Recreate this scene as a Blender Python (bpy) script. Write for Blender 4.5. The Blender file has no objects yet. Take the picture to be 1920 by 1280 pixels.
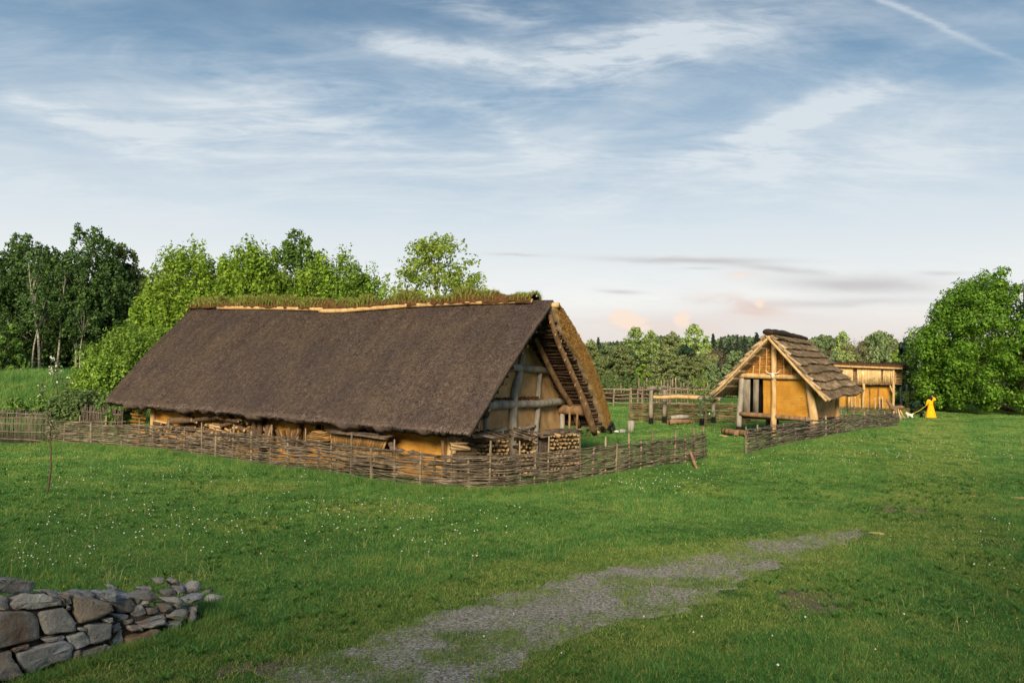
import bpy, math, random
import numpy as np
from mathutils import Vector, Matrix

R = np.random.default_rng(7)
random.seed(7)
scene = bpy.context.scene
COL = scene.collection
PI = math.pi

# ------------------------------------------------------------------ camera
F, PITCH, ROLL, ZC = 1455.9, .0452, .0119, 3.4
def ray(px, py):
    xx, uu = px - 960.0, 640.0 - py
    cr, sr = math.cos(ROLL), math.sin(ROLL)
    X = xx * cr - uu * sr; U = xx * sr + uu * cr
    c, s = math.cos(PITCH), math.sin(PITCH)
    a = np.array([X / F, c - U / F * s, s + U / F * c])
    return a
CAMP = np.array([0.0, 0.0, ZC])
def at(px, py, Y):
    d = ray(px, py)
    return CAMP + d * (Y / d[1])
def proj(P):
    x, y, z = P[0], P[1], P[2] - ZC
    c, s = math.cos(PITCH), math.sin(PITCH)
    d = y * c + z * s; up = -y * s + z * c
    X = x * F / d; U = up * F / d
    cr, sr = math.cos(ROLL), math.sin(ROLL)
    return 960 + X * cr + U * sr, 640 - (-X * sr + U * cr)
cam = bpy.data.cameras.new('camera')
cam.sensor_width = 36; cam.lens = F / 1920 * 36; cam.clip_end = 5000; cam.clip_start = .1
camo = bpy.data.objects.new('camera', cam); COL.objects.link(camo); scene.camera = camo
cr, sr, cp, sp = math.cos(ROLL), math.sin(ROLL), math.cos(PITCH), math.sin(PITCH)
fwd = Vector((0, cp, sp)); upv = Vector((0, -sp, cp)); rgt = Vector((1, 0, 0))
right = rgt * cr + upv * sr; up = upv * cr - rgt * sr
camo.matrix_world = Matrix(((right.x, up.x, -fwd.x, 0), (right.y, up.y, -fwd.y, 0), (right.z, up.z, -fwd.z, ZC), (0, 0, 0, 1)))

# ------------------------------------------------------------------ objects
def tag(o, label=None, cat=None, group=None, kind=None):
    if label: o['label'] = label
    if cat: o['category'] = cat
    if group: o['group'] = group
    if kind: o['kind'] = kind
    return o
def thing(name, label, cat, loc, group=None):
    o = bpy.data.objects.new(name, None); COL.objects.link(o)
    o.location = [float(v) for v in loc]; o.empty_display_size = .2
    return tag(o, label, cat, group)
def rootloc(o):
    v = np.zeros(3)
    while o is not None:
        v += np.array(o.location); o = o.parent
    return v
def np_mesh(name, V, groups, mat=None, smooth=False):
    me = bpy.data.meshes.new(name)
    V = np.asarray(V, dtype=np.float32).reshape(-1, 3)
    loops = np.concatenate([g.ravel() for g in groups]).astype(np.int32)
    counts = np.concatenate([np.full(len(g), g.shape[1], dtype=np.int32) for g in groups])
    starts = np.concatenate([[0], np.cumsum(counts)[:-1]]).astype(np.int32)
    me.vertices.add(len(V)); me.vertices.foreach_set('co', V.ravel())
    me.loops.add(len(loops)); me.loops.foreach_set('vertex_index', loops)
    me.polygons.add(len(counts)); me.polygons.foreach_set('loop_start', starts)
    me.polygons.foreach_set('loop_total', counts)
    if smooth: me.polygons.foreach_set('use_smooth', np.ones(len(counts), dtype=bool))
    me.update(calc_edges=True); me.validate()
    if mat: me.materials.append(mat)
    return me
class MB:
    def __init__(s): s.V = []; s.F = []; s.n = 0
    def add(s, V, *groups):
        V = np.asarray(V, dtype=float).reshape(-1, 3)
        for g in groups: s.F.append(np.asarray(g, dtype=np.int64) + s.n)
        s.V.append(V); s.n += len(V)
    def tube(s, P, r, n=6, cap=True, flat=1.0):
        P = np.asarray(P, dtype=float); m = len(P)
        r = np.broadcast_to(np.asarray(r, dtype=float), (m,))
        T = np.gradient(P, axis=0); T /= np.linalg.norm(T, axis=1)[:, None] + 1e-9
        ref = np.array([0, 0, 1.0]) if abs(T[:, 2]).mean() < .8 else np.array([1.0, .2, 0])
        A = np.cross(T, ref); A /= np.linalg.norm(A, axis=1)[:, None] + 1e-9
        B = np.cross(A, T)
        an = np.arange(n) * 2 * PI / n
        V = P[:, None, :] + r[:, None, None] * (np.cos(an)[None, :, None] * A[:, None, :] + flat * np.sin(an)[None, :, None] * B[:, None, :])
        i = np.arange(m - 1)[:, None] * n; j = np.arange(n)[None, :]; k = (j + 1) % n
        q = np.stack([i + j, i + k, i + n + k, i + n + j], -1).reshape(-1, 4)
        gs = [q[:, ::-1]]
        if cap: gs.append(np.array([list(range(n))])); gs.append(np.array([list(range((m - 1) * n, m * n))[::-1]]))
        s.add(V.reshape(-1, 3), *gs)
    def grid(s, P):           # P (a,b,3)
        a, b = P.shape[:2]
        i = np.arange(a - 1)[:, None] * b; j = np.arange(b - 1)[None, :]
        q = np.stack([i + j, i + j + 1, i + b + j + 1, i + b + j], -1).reshape(-1, 4)
        s.add(P.reshape(-1, 3), q)
    def slab(s, top, bot):    # two grids of one shape closed into a solid
        a, b = top.shape[:2]; N = a * b
        i = np.arange(a - 1)[:, None] * b; j = np.arange(b - 1)[None, :]
        q = np.stack([i + j, i + j + 1, i + b + j + 1, i + b + j], -1).reshape(-1, 4)
        e = [list(range(b)), [(a - 1) * b + k for k in range(b)][::-1], [k * b for k in range(a)][::-1], [k * b + b - 1 for k in range(a)]]
        sides = [[x[k], x[k + 1], x[k + 1] + N, x[k] + N] for x in e for k in range(len(x) - 1)]
        s.add(np.concatenate([top.reshape(-1, 3), bot.reshape(-1, 3)]), q, q[:, ::-1] + N, np.array(sides)[:, ::-1])
    def box(s, c, ax, ay, az):
        c, ax, ay, az = (np.asarray(v, dtype=float) for v in (c, ax, ay, az))
        V = [c + i * ax + j * ay + k * az for k in (-1, 1) for j in (-1, 1) for i in (-1, 1)]
        s.add(V, np.array([[0, 2, 3, 1], [4, 5, 7, 6], [0, 1, 5, 4], [2, 6, 7, 3], [0, 4, 6, 2], [1, 3, 7, 5]]))
    def plank(s, p0, p1, w, t, upd=(0, 0, 1)):
        p0, p1 = np.asarray(p0, float), np.asarray(p1, float); d = p1 - p0
        u = d / np.linalg.norm(d); a = np.cross(u, upd); a /= np.linalg.norm(a) + 1e-9; b = np.cross(a, u)
        s.box((p0 + p1) / 2, d / 2, a * w / 2, b * t / 2)
    def build(s, name, mat, root=None, smooth=False, jit=0):
        V = np.concatenate(s.V)
        if jit: V = V + R.normal(0, jit, V.shape)
        if root is not None: V = V - rootloc(root)
        o = bpy.data.objects.new(name, np_mesh(name, V, s.F, mat, smooth)); COL.objects.link(o)
        o.parent = root
        return o
    def build_at(s, name, mat, loc, smooth=False):   # one mesh thing with its origin at loc
        V = np.concatenate(s.V) - np.asarray(loc)
        o = bpy.data.objects.new(name, np_mesh(name, V, s.F, mat, smooth)); COL.objects.link(o)
        o.location = [float(v) for v in loc]
        return o
def curve(pts, n):
    pts = np.asarray(pts, float); m = len(pts)
    t = np.concatenate([[0], np.cumsum(np.linalg.norm(np.diff(pts, axis=0), axis=1))]); t /= t[-1]
    k = np.linspace(0, 1, n); out = np.zeros((n, 3))
    M = np.gradient(pts, t, axis=0)
    for q, x in enumerate(k):
        i = min(np.searchsorted(t, x, side='right') - 1, m - 2); h = t[i + 1] - t[i]; y = (x - t[i]) / h
        out[q] = (2 * y**3 - 3 * y**2 + 1) * pts[i] + (y**3 - 2 * y**2 + y) * h * M[i] + (-2 * y**3 + 3 * y**2) * pts[i + 1] + (y**3 - y**2) * h * M[i + 1]
    return out
def vnoise(x, seed=0):       # cheap smooth 1-D noise
    x = np.asarray(x, float); i = np.floor(x).astype(int); f = x - i; f = f * f * (3 - 2 * f)
    h = lambda k: np.modf(np.abs(np.sin(k * 127.1 + seed * 311.7) * 43758.5453))[0] * 2 - 1
    return h(i) * (1 - f) + h(i + 1) * f
def vnoise2(x, y, seed=0):
    x = np.asarray(x, float); y = np.asarray(y, float)
    i = np.floor(x); j = np.floor(y); f = x - i; g = y - j; f = f * f * (3 - 2 * f); g = g * g * (3 - 2 * g)
    h = lambda a, b: np.modf(np.abs(np.sin(a * 127.1 + b * 269.5 + seed * 31.7) * 43758.5453))[0] * 2 - 1
    return (h(i, j) * (1 - f) + h(i + 1, j) * f) * (1 - g) + (h(i, j + 1) * (1 - f) + h(i + 1, j + 1) * f) * g
def logpath(p0, p1, n=8, wob=.03, seed=0):
    p0, p1 = np.asarray(p0, float), np.asarray(p1, float); t = np.linspace(0, 1, n)[:, None]
    P = p0 + (p1 - p0) * t; L = np.linalg.norm(p1 - p0)
    for k in range(3): P[:, k] += wob * vnoise(t[:, 0] * L * .9 + seed * 3.7, seed + k) 
    return P
def logr(r0, r1, n=8, var=.08, seed=0):
    t = np.linspace(0, 1, n)
    return (r0 + (r1 - r0) * t) * (1 + var * vnoise(t * 5 + seed, seed))

# ------------------------------------------------------------------ materials
def lin(c):
    return tuple((v / 12.92 if v <= .04045 else ((v + .055) / 1.055) ** 2.4) for v in c)
class NT:
    def __init__(s, tree): s.t = tree; s.t.nodes.clear()
    def n(s, typ, **kw):
        nd = s.t.nodes.new(typ)
        for k, v in kw.items():
            if k.startswith('i_'):
                key = k[2:]; key = int(key) if key.isdigit() else key.replace('_', ' ')
                if hasattr(v, 'is_output') or isinstance(v, bpy.types.NodeSocket): s.t.links.new(v, nd.inputs[key])
                else: nd.inputs[key].default_value = v
            else: setattr(nd, k, v)
        return nd
    def m(s, op, a, b=0.0, c=0.0, clamp=False):
        nd = s.t.nodes.new('ShaderNodeMath'); nd.operation = op; nd.use_clamp = clamp
        for i, v in enumerate((a, b, c)):
            if isinstance(v, bpy.types.NodeSocket): s.t.links.new(v, nd.inputs[i])
            else: nd.inputs[i].default_value = v
        return nd.outputs[0]
    def ramp(s, fac, stops, interp='LINEAR'):
        nd = s.t.nodes.new('ShaderNodeValToRGB'); s.t.links.new(fac, nd.inputs[0]); cr = nd.color_ramp; cr.interpolation = interp
        while len(cr.elements) < len(stops): cr.elements.new(.5)
        for e, (p, c) in zip(cr.elements, stops):
            e.position = p; e.color = (*c, 1) if len(c) == 3 else c
        return nd.outputs[0]
    def mix(s, fac, a, b, mode='MIX'):
        nd = s.t.nodes.new('ShaderNodeMix'); nd.data_type = 'RGBA'; nd.blend_type = mode
        for i, v in ((0, fac), (6, a), (7, b)):
            if isinstance(v, bpy.types.NodeSocket): s.t.links.new(v, nd.inputs[i])
            else: nd.inputs[i].default_value = v if i == 0 else (*v, 1) if len(v) == 3 else v
        return nd.outputs[2]
    def link(s, a, b): s.t.links.new(a, b)
def mat(name, cols, scale=3, stretch=(1, 1, 1), rough=.9, bump=.4, bscale=None, island=0.0, objvar=0.0, detail=6, spec=.2, transl=0, coord='Object', lo=.3, hi=.7, fine=0.0, bdist=.03):
    m = bpy.data.materials.new(name); m.use_nodes = True; t = NT(m.node_tree)
    out = t.n('ShaderNodeOutputMaterial')
    bs = t.n('ShaderNodeBsdfPrincipled'); bs.inputs['Roughness'].default_value = rough
    bs.inputs['Specular IOR Level'].default_value = spec
    if coord == 'World': v = t.n('ShaderNodeNewGeometry').outputs['Position']
    else: v = t.n('ShaderNodeTexCoord').outputs['Object']
    mp = t.n('ShaderNodeMapping', i_Vector=v); mp.inputs['Scale'].default_value = stretch
    nz = t.n('ShaderNodeTexNoise', i_Vector=mp.outputs[0], i_Scale=scale, i_Detail=detail, i_Roughness=.62)
    k = len(cols)
    c = t.ramp(nz.outputs[0], [(lo + (hi - lo) * i / max(1, k - 1), lin(x)) for i, x in enumerate(cols)])
    if island or objvar:
        src = t.n('ShaderNodeNewGeometry').outputs['Random Per Island'] if island else t.n('ShaderNodeObjectInfo').outputs['Random']
        a = island or objvar
        f = t.m('MULTIPLY_ADD', src, 2 * a, 1 - a)
        hsv = t.n('ShaderNodeHueSaturation', i_Color=c, i_Value=f); c = hsv.outputs[0]
        if island and objvar:
            f2 = t.m('MULTIPLY_ADD', t.n('ShaderNodeObjectInfo').outputs['Random'], 2 * objvar, 1 - objvar)
            c = t.n('ShaderNodeHueSaturation', i_Color=c, i_Value=f2).outputs[0]
    if fine:
        nf = t.n('ShaderNodeTexNoise', i_Vector=mp.outputs[0], i_Scale=scale * 14, i_Detail=3)
        c = t.n('ShaderNodeHueSaturation', i_Color=c, i_Value=t.m('MULTIPLY_ADD', nf.outputs[0], 2 * fine * 1.6, 1 - fine * 1.6)).outputs[0]
    t.link(c, bs.inputs['Base Color'])
    if bump:
        nb = t.n('ShaderNodeTexNoise', i_Vector=mp.outputs[0], i_Scale=bscale or scale * 5, i_Detail=5)
        b = t.n('ShaderNodeBump', i_Height=nb.outputs[0], i_Strength=bump, i_Distance=bdist); t.link(b.outputs[0], bs.inputs['Normal'])
    sh = bs.outputs[0]
    if transl:
        tr = t.n('ShaderNodeBsdfTranslucent', i_Color=c)
        sh = t.n('ShaderNodeMixShader', i_0=transl, i_1=sh, i_2=tr.outputs[0]).outputs[0]
    t.link(sh, out.inputs[0])
    return m
def h(s): return tuple(int(s[i:i + 2], 16) / 255 for i in (0, 2, 4))
def leafmat(name, cols, transl=.35, var=.35):
    m = bpy.data.materials.new(name); m.use_nodes = True; t = NT(m.node_tree)
    out = t.n('ShaderNodeOutputMaterial'); bs = t.n('ShaderNodeBsdfPrincipled', i_Roughness=.6); bs.inputs['Specular IOR Level'].default_value = .25
    rnd = t.n('ShaderNodeNewGeometry').outputs['Random Per Island']
    k = len(cols); c = t.ramp(rnd, [(i / max(1, k - 1), lin(h(x))) for i, x in enumerate(cols)])
    oi = t.m('MULTIPLY_ADD', t.n('ShaderNodeObjectInfo').outputs['Random'], .3, .85)
    c = t.n('ShaderNodeHueSaturation', i_Color=c, i_Value=oi).outputs[0]
    t.link(c, bs.inputs['Base Color'])
    tr = t.n('ShaderNodeBsdfTranslucent', i_Color=c)
    t.link(t.n('ShaderNodeMixShader', i_0=transl, i_1=bs.outputs[0], i_2=tr.outputs[0]).outputs[0], out.inputs[0])
    return m

M_reed = mat('dark_reed', [h('4a3f3a'), h('63554e'), h('7d6d64'), h('9c8b7e')], 7, (1, 1, 1), island=.85, bump=.6, bscale=60, fine=.4, lo=.2, hi=.8, detail=8)
def weather(m, dark, scale=.55, amt=.55):      # broad stains in the base colour
    t = NT.__new__(NT); t.t = m.node_tree
    bs = [n for n in m.node_tree.nodes if n.type == 'BSDF_PRINCIPLED'][0]; src = bs.inputs['Base Color'].links[0].from_socket
    tc = t.n('ShaderNodeTexCoord').outputs['Object']; n1 = t.n('ShaderNodeTexNoise', i_Vector=tc, i_Scale=scale, i_Detail=5, i_Roughness=.6)
    t.link(t.mix(t.m('MULTIPLY', t.ramp(n1.outputs[0], [(.42, (0, 0, 0)), (.66, (1, 1, 1))]), amt), src, lin(h(dark))), bs.inputs['Base Color'])
weather(M_reed, '53494a', .5, .55); weather(M_reed, '7d6a50', .8, .28)
def streak(m, dark, amt=.4):
    t = NT.__new__(NT); t.t = m.node_tree
    bs = [n for n in m.node_tree.nodes if n.type == 'BSDF_PRINCIPLED'][0]; src = bs.inputs['Base Color'].links[0].from_socket
    tc = t.n('ShaderNodeTexCoord').outputs['Object']; ax = []
    for v, k in (((.842, -.539, 0), 2.6), ((-.40, -.62, -.68), .32)):
        d = t.n('ShaderNodeVectorMath', operation='DOT_PRODUCT'); t.link(tc, d.inputs[0]); d.inputs[1].default_value = v; ax.append(t.m('MULTIPLY', d.outputs['Value'], k))
    cv = t.n('ShaderNodeCombineXYZ', i_X=ax[0], i_Y=ax[1], i_Z=0.0).outputs[0]; n1 = t.n('ShaderNodeTexNoise', i_Vector=cv, i_Scale=1.0, i_Detail=6, i_Roughness=.65)
    t.link(t.mix(t.m('MULTIPLY', t.ramp(n1.outputs[0], [(.45, (0, 0, 0)), (.68, (1, 1, 1))]), amt), src, lin(h(dark))), bs.inputs['Base Color'])
streak(M_reed, '3f3634', .45)
M_reedend = mat('golden_sunlit_reed_ends', [h('947448'), h('bc965c'), h('d8b478')], 6, island=.45, bump=.6, bscale=50, fine=.4)  # golden reed, with warm sunlight on the verge also put into the colour
M_reed2 = mat('brown_reed', [h('74634f'), h('98846a'), h('b6a284')], 3, island=.4, bump=.5, bscale=40, fine=.35)
M_reed2d = mat('dark_reed_edge', [h('231d1a'), h('3a302a')], 5, island=.3)
M_clay = mat('brown_clay', [h('9a7b54'), h('b19066'), h('c4a276')], 2.2, bump=.5, bscale=26, fine=.15)
def claywall(name, cols, crack):
    m = mat(name, [h(c) for c in cols], 1.8, bump=.5, bscale=20, fine=.12)
    t = NT.__new__(NT); t.t = m.node_tree
    bs = [n for n in m.node_tree.nodes if n.type == 'BSDF_PRINCIPLED'][0]
    src = bs.inputs['Base Color'].links[0].from_socket
    tc = t.n('ShaderNodeTexCoord').outputs['Object']; mp = t.n('ShaderNodeMapping', i_Vector=tc); mp.inputs['Scale'].default_value = (1.2, 1.2, 13)
    nz = t.n('ShaderNodeTexNoise', i_Vector=mp.outputs[0], i_Scale=1.6, i_Detail=5, i_Roughness=.65)
    big = t.n('ShaderNodeTexNoise', i_Vector=tc, i_Scale=.9, i_Detail=2)
    f = t.m('MULTIPLY', t.ramp(nz.outputs[0], [(.56, (0, 0, 0)), (.62, (1, 1, 1))]), t.ramp(big.outputs[0], [(.42, (0, 0, 0)), (.6, (1, 1, 1))]))
    c = t.mix(t.m('MULTIPLY', f, .8), src, lin(h(crack)))
    t.link(c, bs.inputs['Base Color'])
    return m
M_yellow = claywall('yellow_clay', ['9c6c24', 'b07f30', 'bc8f40'], '6a4a22')
M_ochre = claywall('sunlit_ochre_clay', ['a06f2e', 'bd883b', 'cf9c4a'], '7a5426')  # same clay as the gable, with warm sunlight put into the colour
M_grey = mat('weathered_timber', [h('6f6a62'), h('908a80'), h('aaa397')], 5, (1, 1, .25), bump=.6, bscale=30, fine=.2, island=.12)
M_brown = mat('brown_timber', [h('5a4632'), h('7a6046'), h('94785a')], 5, (1, 1, .3), bump=.5, bscale=30, fine=.2, island=.15)
M_pale = mat('pale_timber', [h('9a7c52'), h('b8986a'), h('cbb088')], 5, (1, 1, .3), bump=.5, bscale=30, fine=.2, island=.15)
M_dark = mat('dark_timber', [h('2a221c'), h('40342a'), h('57463a')], 5, bump=.5, bscale=30, island=.35)
M_lath = mat('split_laths', [h('2e241d'), h('46362b'), h('5e4a3a')], 4, bump=.5, bscale=30, island=.45)
M_char = mat('charred_timber', [h('100e0d'), h('1f1b18')], 6)
M_black = mat('interior_shade_black', [h('0c0a09'), h('15110f')], 2, bump=0)  # near-black colour standing in for shade inside openings and behind logs
M_wick = mat('grey_wicker', [h('4a4239'), h('685e52'), h('857a6a')], 4, island=.5, bump=.3, bscale=40)
M_wickd = mat('dark_wicker', [h('4b443d'), h('685e54'), h('7f756a')], 4, island=.45, bump=.3, bscale=40)
M_wickb = mat('brown_wicker', [h('7a5426'), h('9c6e34'), h('b48548')], 4, island=.45, bump=.3)
M_stake = mat('stake_wood', [h('5f5345'), h('7d6f5d'), h('978873')], 6, (1, 1, .3), bump=.4, objvar=.25, fine=.2)
M_bark = mat('log_bark', [h('3d3026'), h('5e4b3a'), h('7b6650')], 9, bump=.7, bscale=30, objvar=.3, fine=.25)
M_split = mat('split_wood', [h('8e7450'), h('b0946c'), h('cab28c')], 9, bump=.4, objvar=.3, fine=.25)
M_slab = mat('bark_slab', [h('3a322c'), h('5a4e44'), h('756859')], 6, (1, 1, 1), bump=.6, objvar=.3, fine=.25)
M_soil = mat('turf_soil', [h('2f2014'), h('50361f'), h('6b4a2b')], 7, bump=.8, bscale=20, fine=.3)
M_skin = mat('skin', [h('c08f73'), h('cf9f82')], 5, bump=0, rough=.6)
M_dress = mat('yellow_cloth', [h('e5a010'), h('f0ae1a')], 5, bump=.1)
M_hair = mat('dark_hair', [h('1d1411'), h('33241d')], 20, bump=.3)
M_trou = mat('dark_trousers', [h('1e2226'), h('2c3136')], 9, bump=.2)
M_jack = mat('grey_jacket', [h('3c3f44'), h('54575c')], 9, bump=.2)
M_shoe = mat('white_shoe', [h('d8d6d0'), h('efeeea')], 9, bump=0)
M_furw = mat('white_fur', [h('cfc3b2'), h('ece4d8')], 12, bump=.8)
M_furb = mat('black_fur', [h('090808'), h('171514')], 12, bump=.8)
M_bone = mat('bone', [h('c8bba2'), h('e2d8c4')], 8, bump=.3)
M_birch = mat('birch_bark', [h('332f29'), h('7a756b'), h('a39d92'), h('b3ada2')], 3, (1, 1, 4), bump=.3)
M_trunk = mat('tree_bark', [h('3a3128'), h('574a3d'), h('6f6151')], 4, bump=.6)
M_twig = mat('bare_twigs', [h('5c4c40'), h('7a6759'), h('8f7c6c')], 3, bump=0)

weather(M_clay, '80603e', .9, .45); weather(M_yellow, '8a6228', .8, .4); weather(M_ochre, '8a6230', .7, .45)
def stonemat():
    m = bpy.data.materials.new('field_stone'); m.use_nodes = True; t = NT(m.node_tree)
    out = t.n('ShaderNodeOutputMaterial'); bs = t.n('ShaderNodeBsdfPrincipled', i_Roughness=.85); bs.inputs['Specular IOR Level'].default_value = .25
    rnd = t.n('ShaderNodeObjectInfo').outputs['Random']; tc = t.n('ShaderNodeTexCoord').outputs['Object']
    base = t.ramp(rnd, [(0, lin(h('6a645f'))), (.25, lin(h('8b8d90'))), (.45, lin(h('7a746d'))), (.65, lin(h('a5a5a3'))), (.85, lin(h('80705f'))), (1, lin(h('94979c')))])
    n1 = t.n('ShaderNodeTexNoise', i_Vector=tc, i_Scale=3.5, i_Detail=7, i_Roughness=.7); n2 = t.n('ShaderNodeTexNoise', i_Vector=tc, i_Scale=45, i_Detail=4)
    c = t.n('ShaderNodeHueSaturation', i_Color=base, i_Value=t.m('MULTIPLY_ADD', n1.outputs[0], 1.5, .25)).outputs[0]
    c = t.n('ShaderNodeHueSaturation', i_Color=c, i_Value=t.m('MULTIPLY_ADD', n2.outputs[0], 1.1, .45)).outputs[0]
    n3 = t.n('ShaderNodeTexNoise', i_Vector=tc, i_Scale=2.2, i_Detail=4)
    c = t.mix(t.ramp(n3.outputs[0], [(.56, (0, 0, 0)), (.7, (.55, .55, .55))]), c, lin(h('6e4a2c')))
    t.link(c, bs.inputs['Base Color'])
    hgt = t.m('ADD', t.m('MULTIPLY', n1.outputs[0], 1.0), t.m('MULTIPLY', n2.outputs[0], .22))
    t.link(t.n('ShaderNodeBump', i_Height=hgt, i_Strength=.8, i_Distance=.05).outputs[0], bs.inputs['Normal'])
    t.link(bs.outputs[0], out.inputs[0]); return m
M_stone = stonemat()

# ------------------------------------------------------------------ terrain
A = []
def anc(px, py, Y): A.append(at(px, py, Y))
for x, y, z in [(0, 3, 0), (-8, 5, 0), (8, 5, 0), (-6, 10, 0), (0, 10, 0), (6, 10, 0), (-9, 16, 0), (0, 16, -.02), (9, 16, .02), (14, 22, .12), (0, 21, -.03), (-9, 21, .1), (-30, 20, .3), (-16, 24, .3), (30, 20, .2), (40, 40, .5), (60, 80, .8), (22, 40, .48), (25, 50, .5)]: A.append((x, y, z))
for p in [(100, 835, 33.2), (260, 847, 31.3), (400, 865, 29.3), (480, 880, 26.9), (600, 892, 25.4), (700, 910, 24), (850, 922, 23.5), (1000, 920, 24), (1160, 895, 25.7), (1320, 872, 29.3)]: anc(*p)
for p in [(1400, 857, 30.5), (1460, 843, 33.2), (1529, 829, 36.2), (1598, 813, 41), (1680, 804, 46.9), (1745, 783, 61), (1385, 818, 40.1), (1183, 806, 44), (1137, 807, 44), (1220, 796, 48.5), (1350, 790, 50), (1900, 775, 66)]: anc(*p)
for x, y, z in [(-6, 31, .15), (-15, 38, .5), (0, 33, .15), (4, 40, .35), (6, 74, .7), (22, 76, .8), (40, 76, .8), (35, 110, 1), (10, 120, 1.0), (20, 150, 1.2), (60, 150, 1.2), (90, 90, 1)]: A.append((x, y, z))
for px in (-200, 0, 120, 240):
    anc(px, 706, 50); anc(px, 762, 42.5); anc(px, 808, 37); A.append((at(px, 706, 60)[0], 60, 3.1)); A.append((at(px, 706, 75)[0], 75, 2.9))
A.append((-14, 50, 2.4)); A.append((-4, 52, 1.0)); A.append((-8, 70, 2.)); A.append((-3, 75, 1.2)); A.append((-30, 130, 2.)); A.append((-100, 60, 2))
for a in range(16): A.append((350 * math.cos(a * PI / 8), 60 + 350 * math.sin(a * PI / 8), 1.2))
for a in range(8): A.append((1500 * math.cos(a * PI / 4), 1500 * math.sin(a * PI / 4), 1.))
A = np.array(A, float)
def _k(d2): return np.sqrt(d2 + 4.0)
_D = ((A[:, None, :2] - A[None, :, :2]) ** 2).sum(-1)
_K = np.zeros((len(A) + 1, len(A) + 1)); _K[:-1, :-1] = _k(_D) - np.eye(len(A)) * .25; _K[-1, :-1] = 1; _K[:-1, -1] = 1
_W = np.linalg.solve(_K, np.concatenate([A[:, 2], [0]]))
def gz(x, y):
    x = np.atleast_1d(np.asarray(x, float)); y = np.atleast_1d(np.asarray(y, float)); out = np.zeros(x.shape)
    for s in range(0, x.size, 20000):
        xs, ys = x.ravel()[s:s + 20000], y.ravel()[s:s + 20000]
        d2 = (xs[:, None] - A[None, :, 0]) ** 2 + (ys[:, None] - A[None, :, 1]) ** 2
        out.ravel()[s:s + 20000] = _k(d2) @ _W[:-1] + _W[-1]
    out += .008 * vnoise2(x * .7, y * .7, 3) + .05 * vnoise2(x * .16, y * .16, 5)
    return out
def gz1(x, y): return float(gz(x, y)[0])
def ground(px, py):           # the ray's first hit on the terrain
    d = ray(px, py); t = 4.0
    while t < 400:
        P = CAMP + d * t
        if P[2] < gz1(P[0], P[1]): break
        t *= 1.015
    lo, hi = t / 1.015, t
    for _ in range(12):
        m = (lo + hi) / 2; P = CAMP + d * m
        if P[2] < gz1(P[0], P[1]): hi = m
        else: lo = m
    return CAMP + d * hi
def on(px, Y, dz=0):          # a point of the ground under column px at distance Y
    x = at(px, 750, Y)[0]; return np.array([x, Y, gz1(x, Y) + dz])

def groundmat(name, cols, speck):
    m = bpy.data.materials.new(name); m.use_nodes = True; t = NT(m.node_tree)
    out = t.n('ShaderNodeOutputMaterial'); bs = t.n('ShaderNodeBsdfPrincipled', i_Roughness=.95); bs.inputs['Specular IOR Level'].default_value = .1
    p = t.n('ShaderNodeNewGeometry').outputs['Position']
    n1 = t.n('ShaderNodeTexNoise', i_Vector=p, i_Scale=.22, i_Detail=5, i_Roughness=.6); n2 = t.n('ShaderNodeTexNoise', i_Vector=p, i_Scale=2.4, i_Detail=6, i_Roughness=.7)
    n3 = t.n('ShaderNodeTexNoise', i_Vector=p, i_Scale=38, i_Detail=4, i_Roughness=.7)
    f = t.m('ADD', t.m('MULTIPLY', n1.outputs[0], .5), t.m('MULTIPLY', n2.outputs[0], .5))
    c = t.ramp(f, [(.32 + .36 * i / (len(cols) - 1), lin(h(x))) for i, x in enumerate(cols)])
    c = t.n('ShaderNodeHueSaturation', i_Color=c, i_Value=t.m('MULTIPLY_ADD', n3.outputs[0], 2 * speck, 1 - speck)).outputs[0]
    t.link(c, bs.inputs['Base Color'])
    t.link(t.n('ShaderNodeBump', i_Height=n3.outputs[0], i_Strength=.8, i_Distance=.06).outputs[0], bs.inputs['Normal'])
    t.link(bs.outputs[0], out.inputs[0]); return m
M_ground = groundmat('meadow_ground', ['36561f', '44682a', '547632', '667c3a'], .6)
def sgrid(a, b, n, c, p=2.2):
    t = np.linspace(-1, 1, n); return c + np.sign(t) * (np.abs(t) ** p) * np.where(t < 0, c - a, b - c)
gx = sgrid(-1400, 1400, 420, 2, 3.0); gy = sgrid(-300, 2400, 460, 14, 3.0)
GX, GY = np.meshgrid(gx, gy, indexing='xy'); GZ = gz(GX, GY)
mb = MB(); mb.grid(np.stack([GX, GY, GZ], -1))
tag(mb.build('ground', M_ground, None, True), kind='structure')

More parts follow.
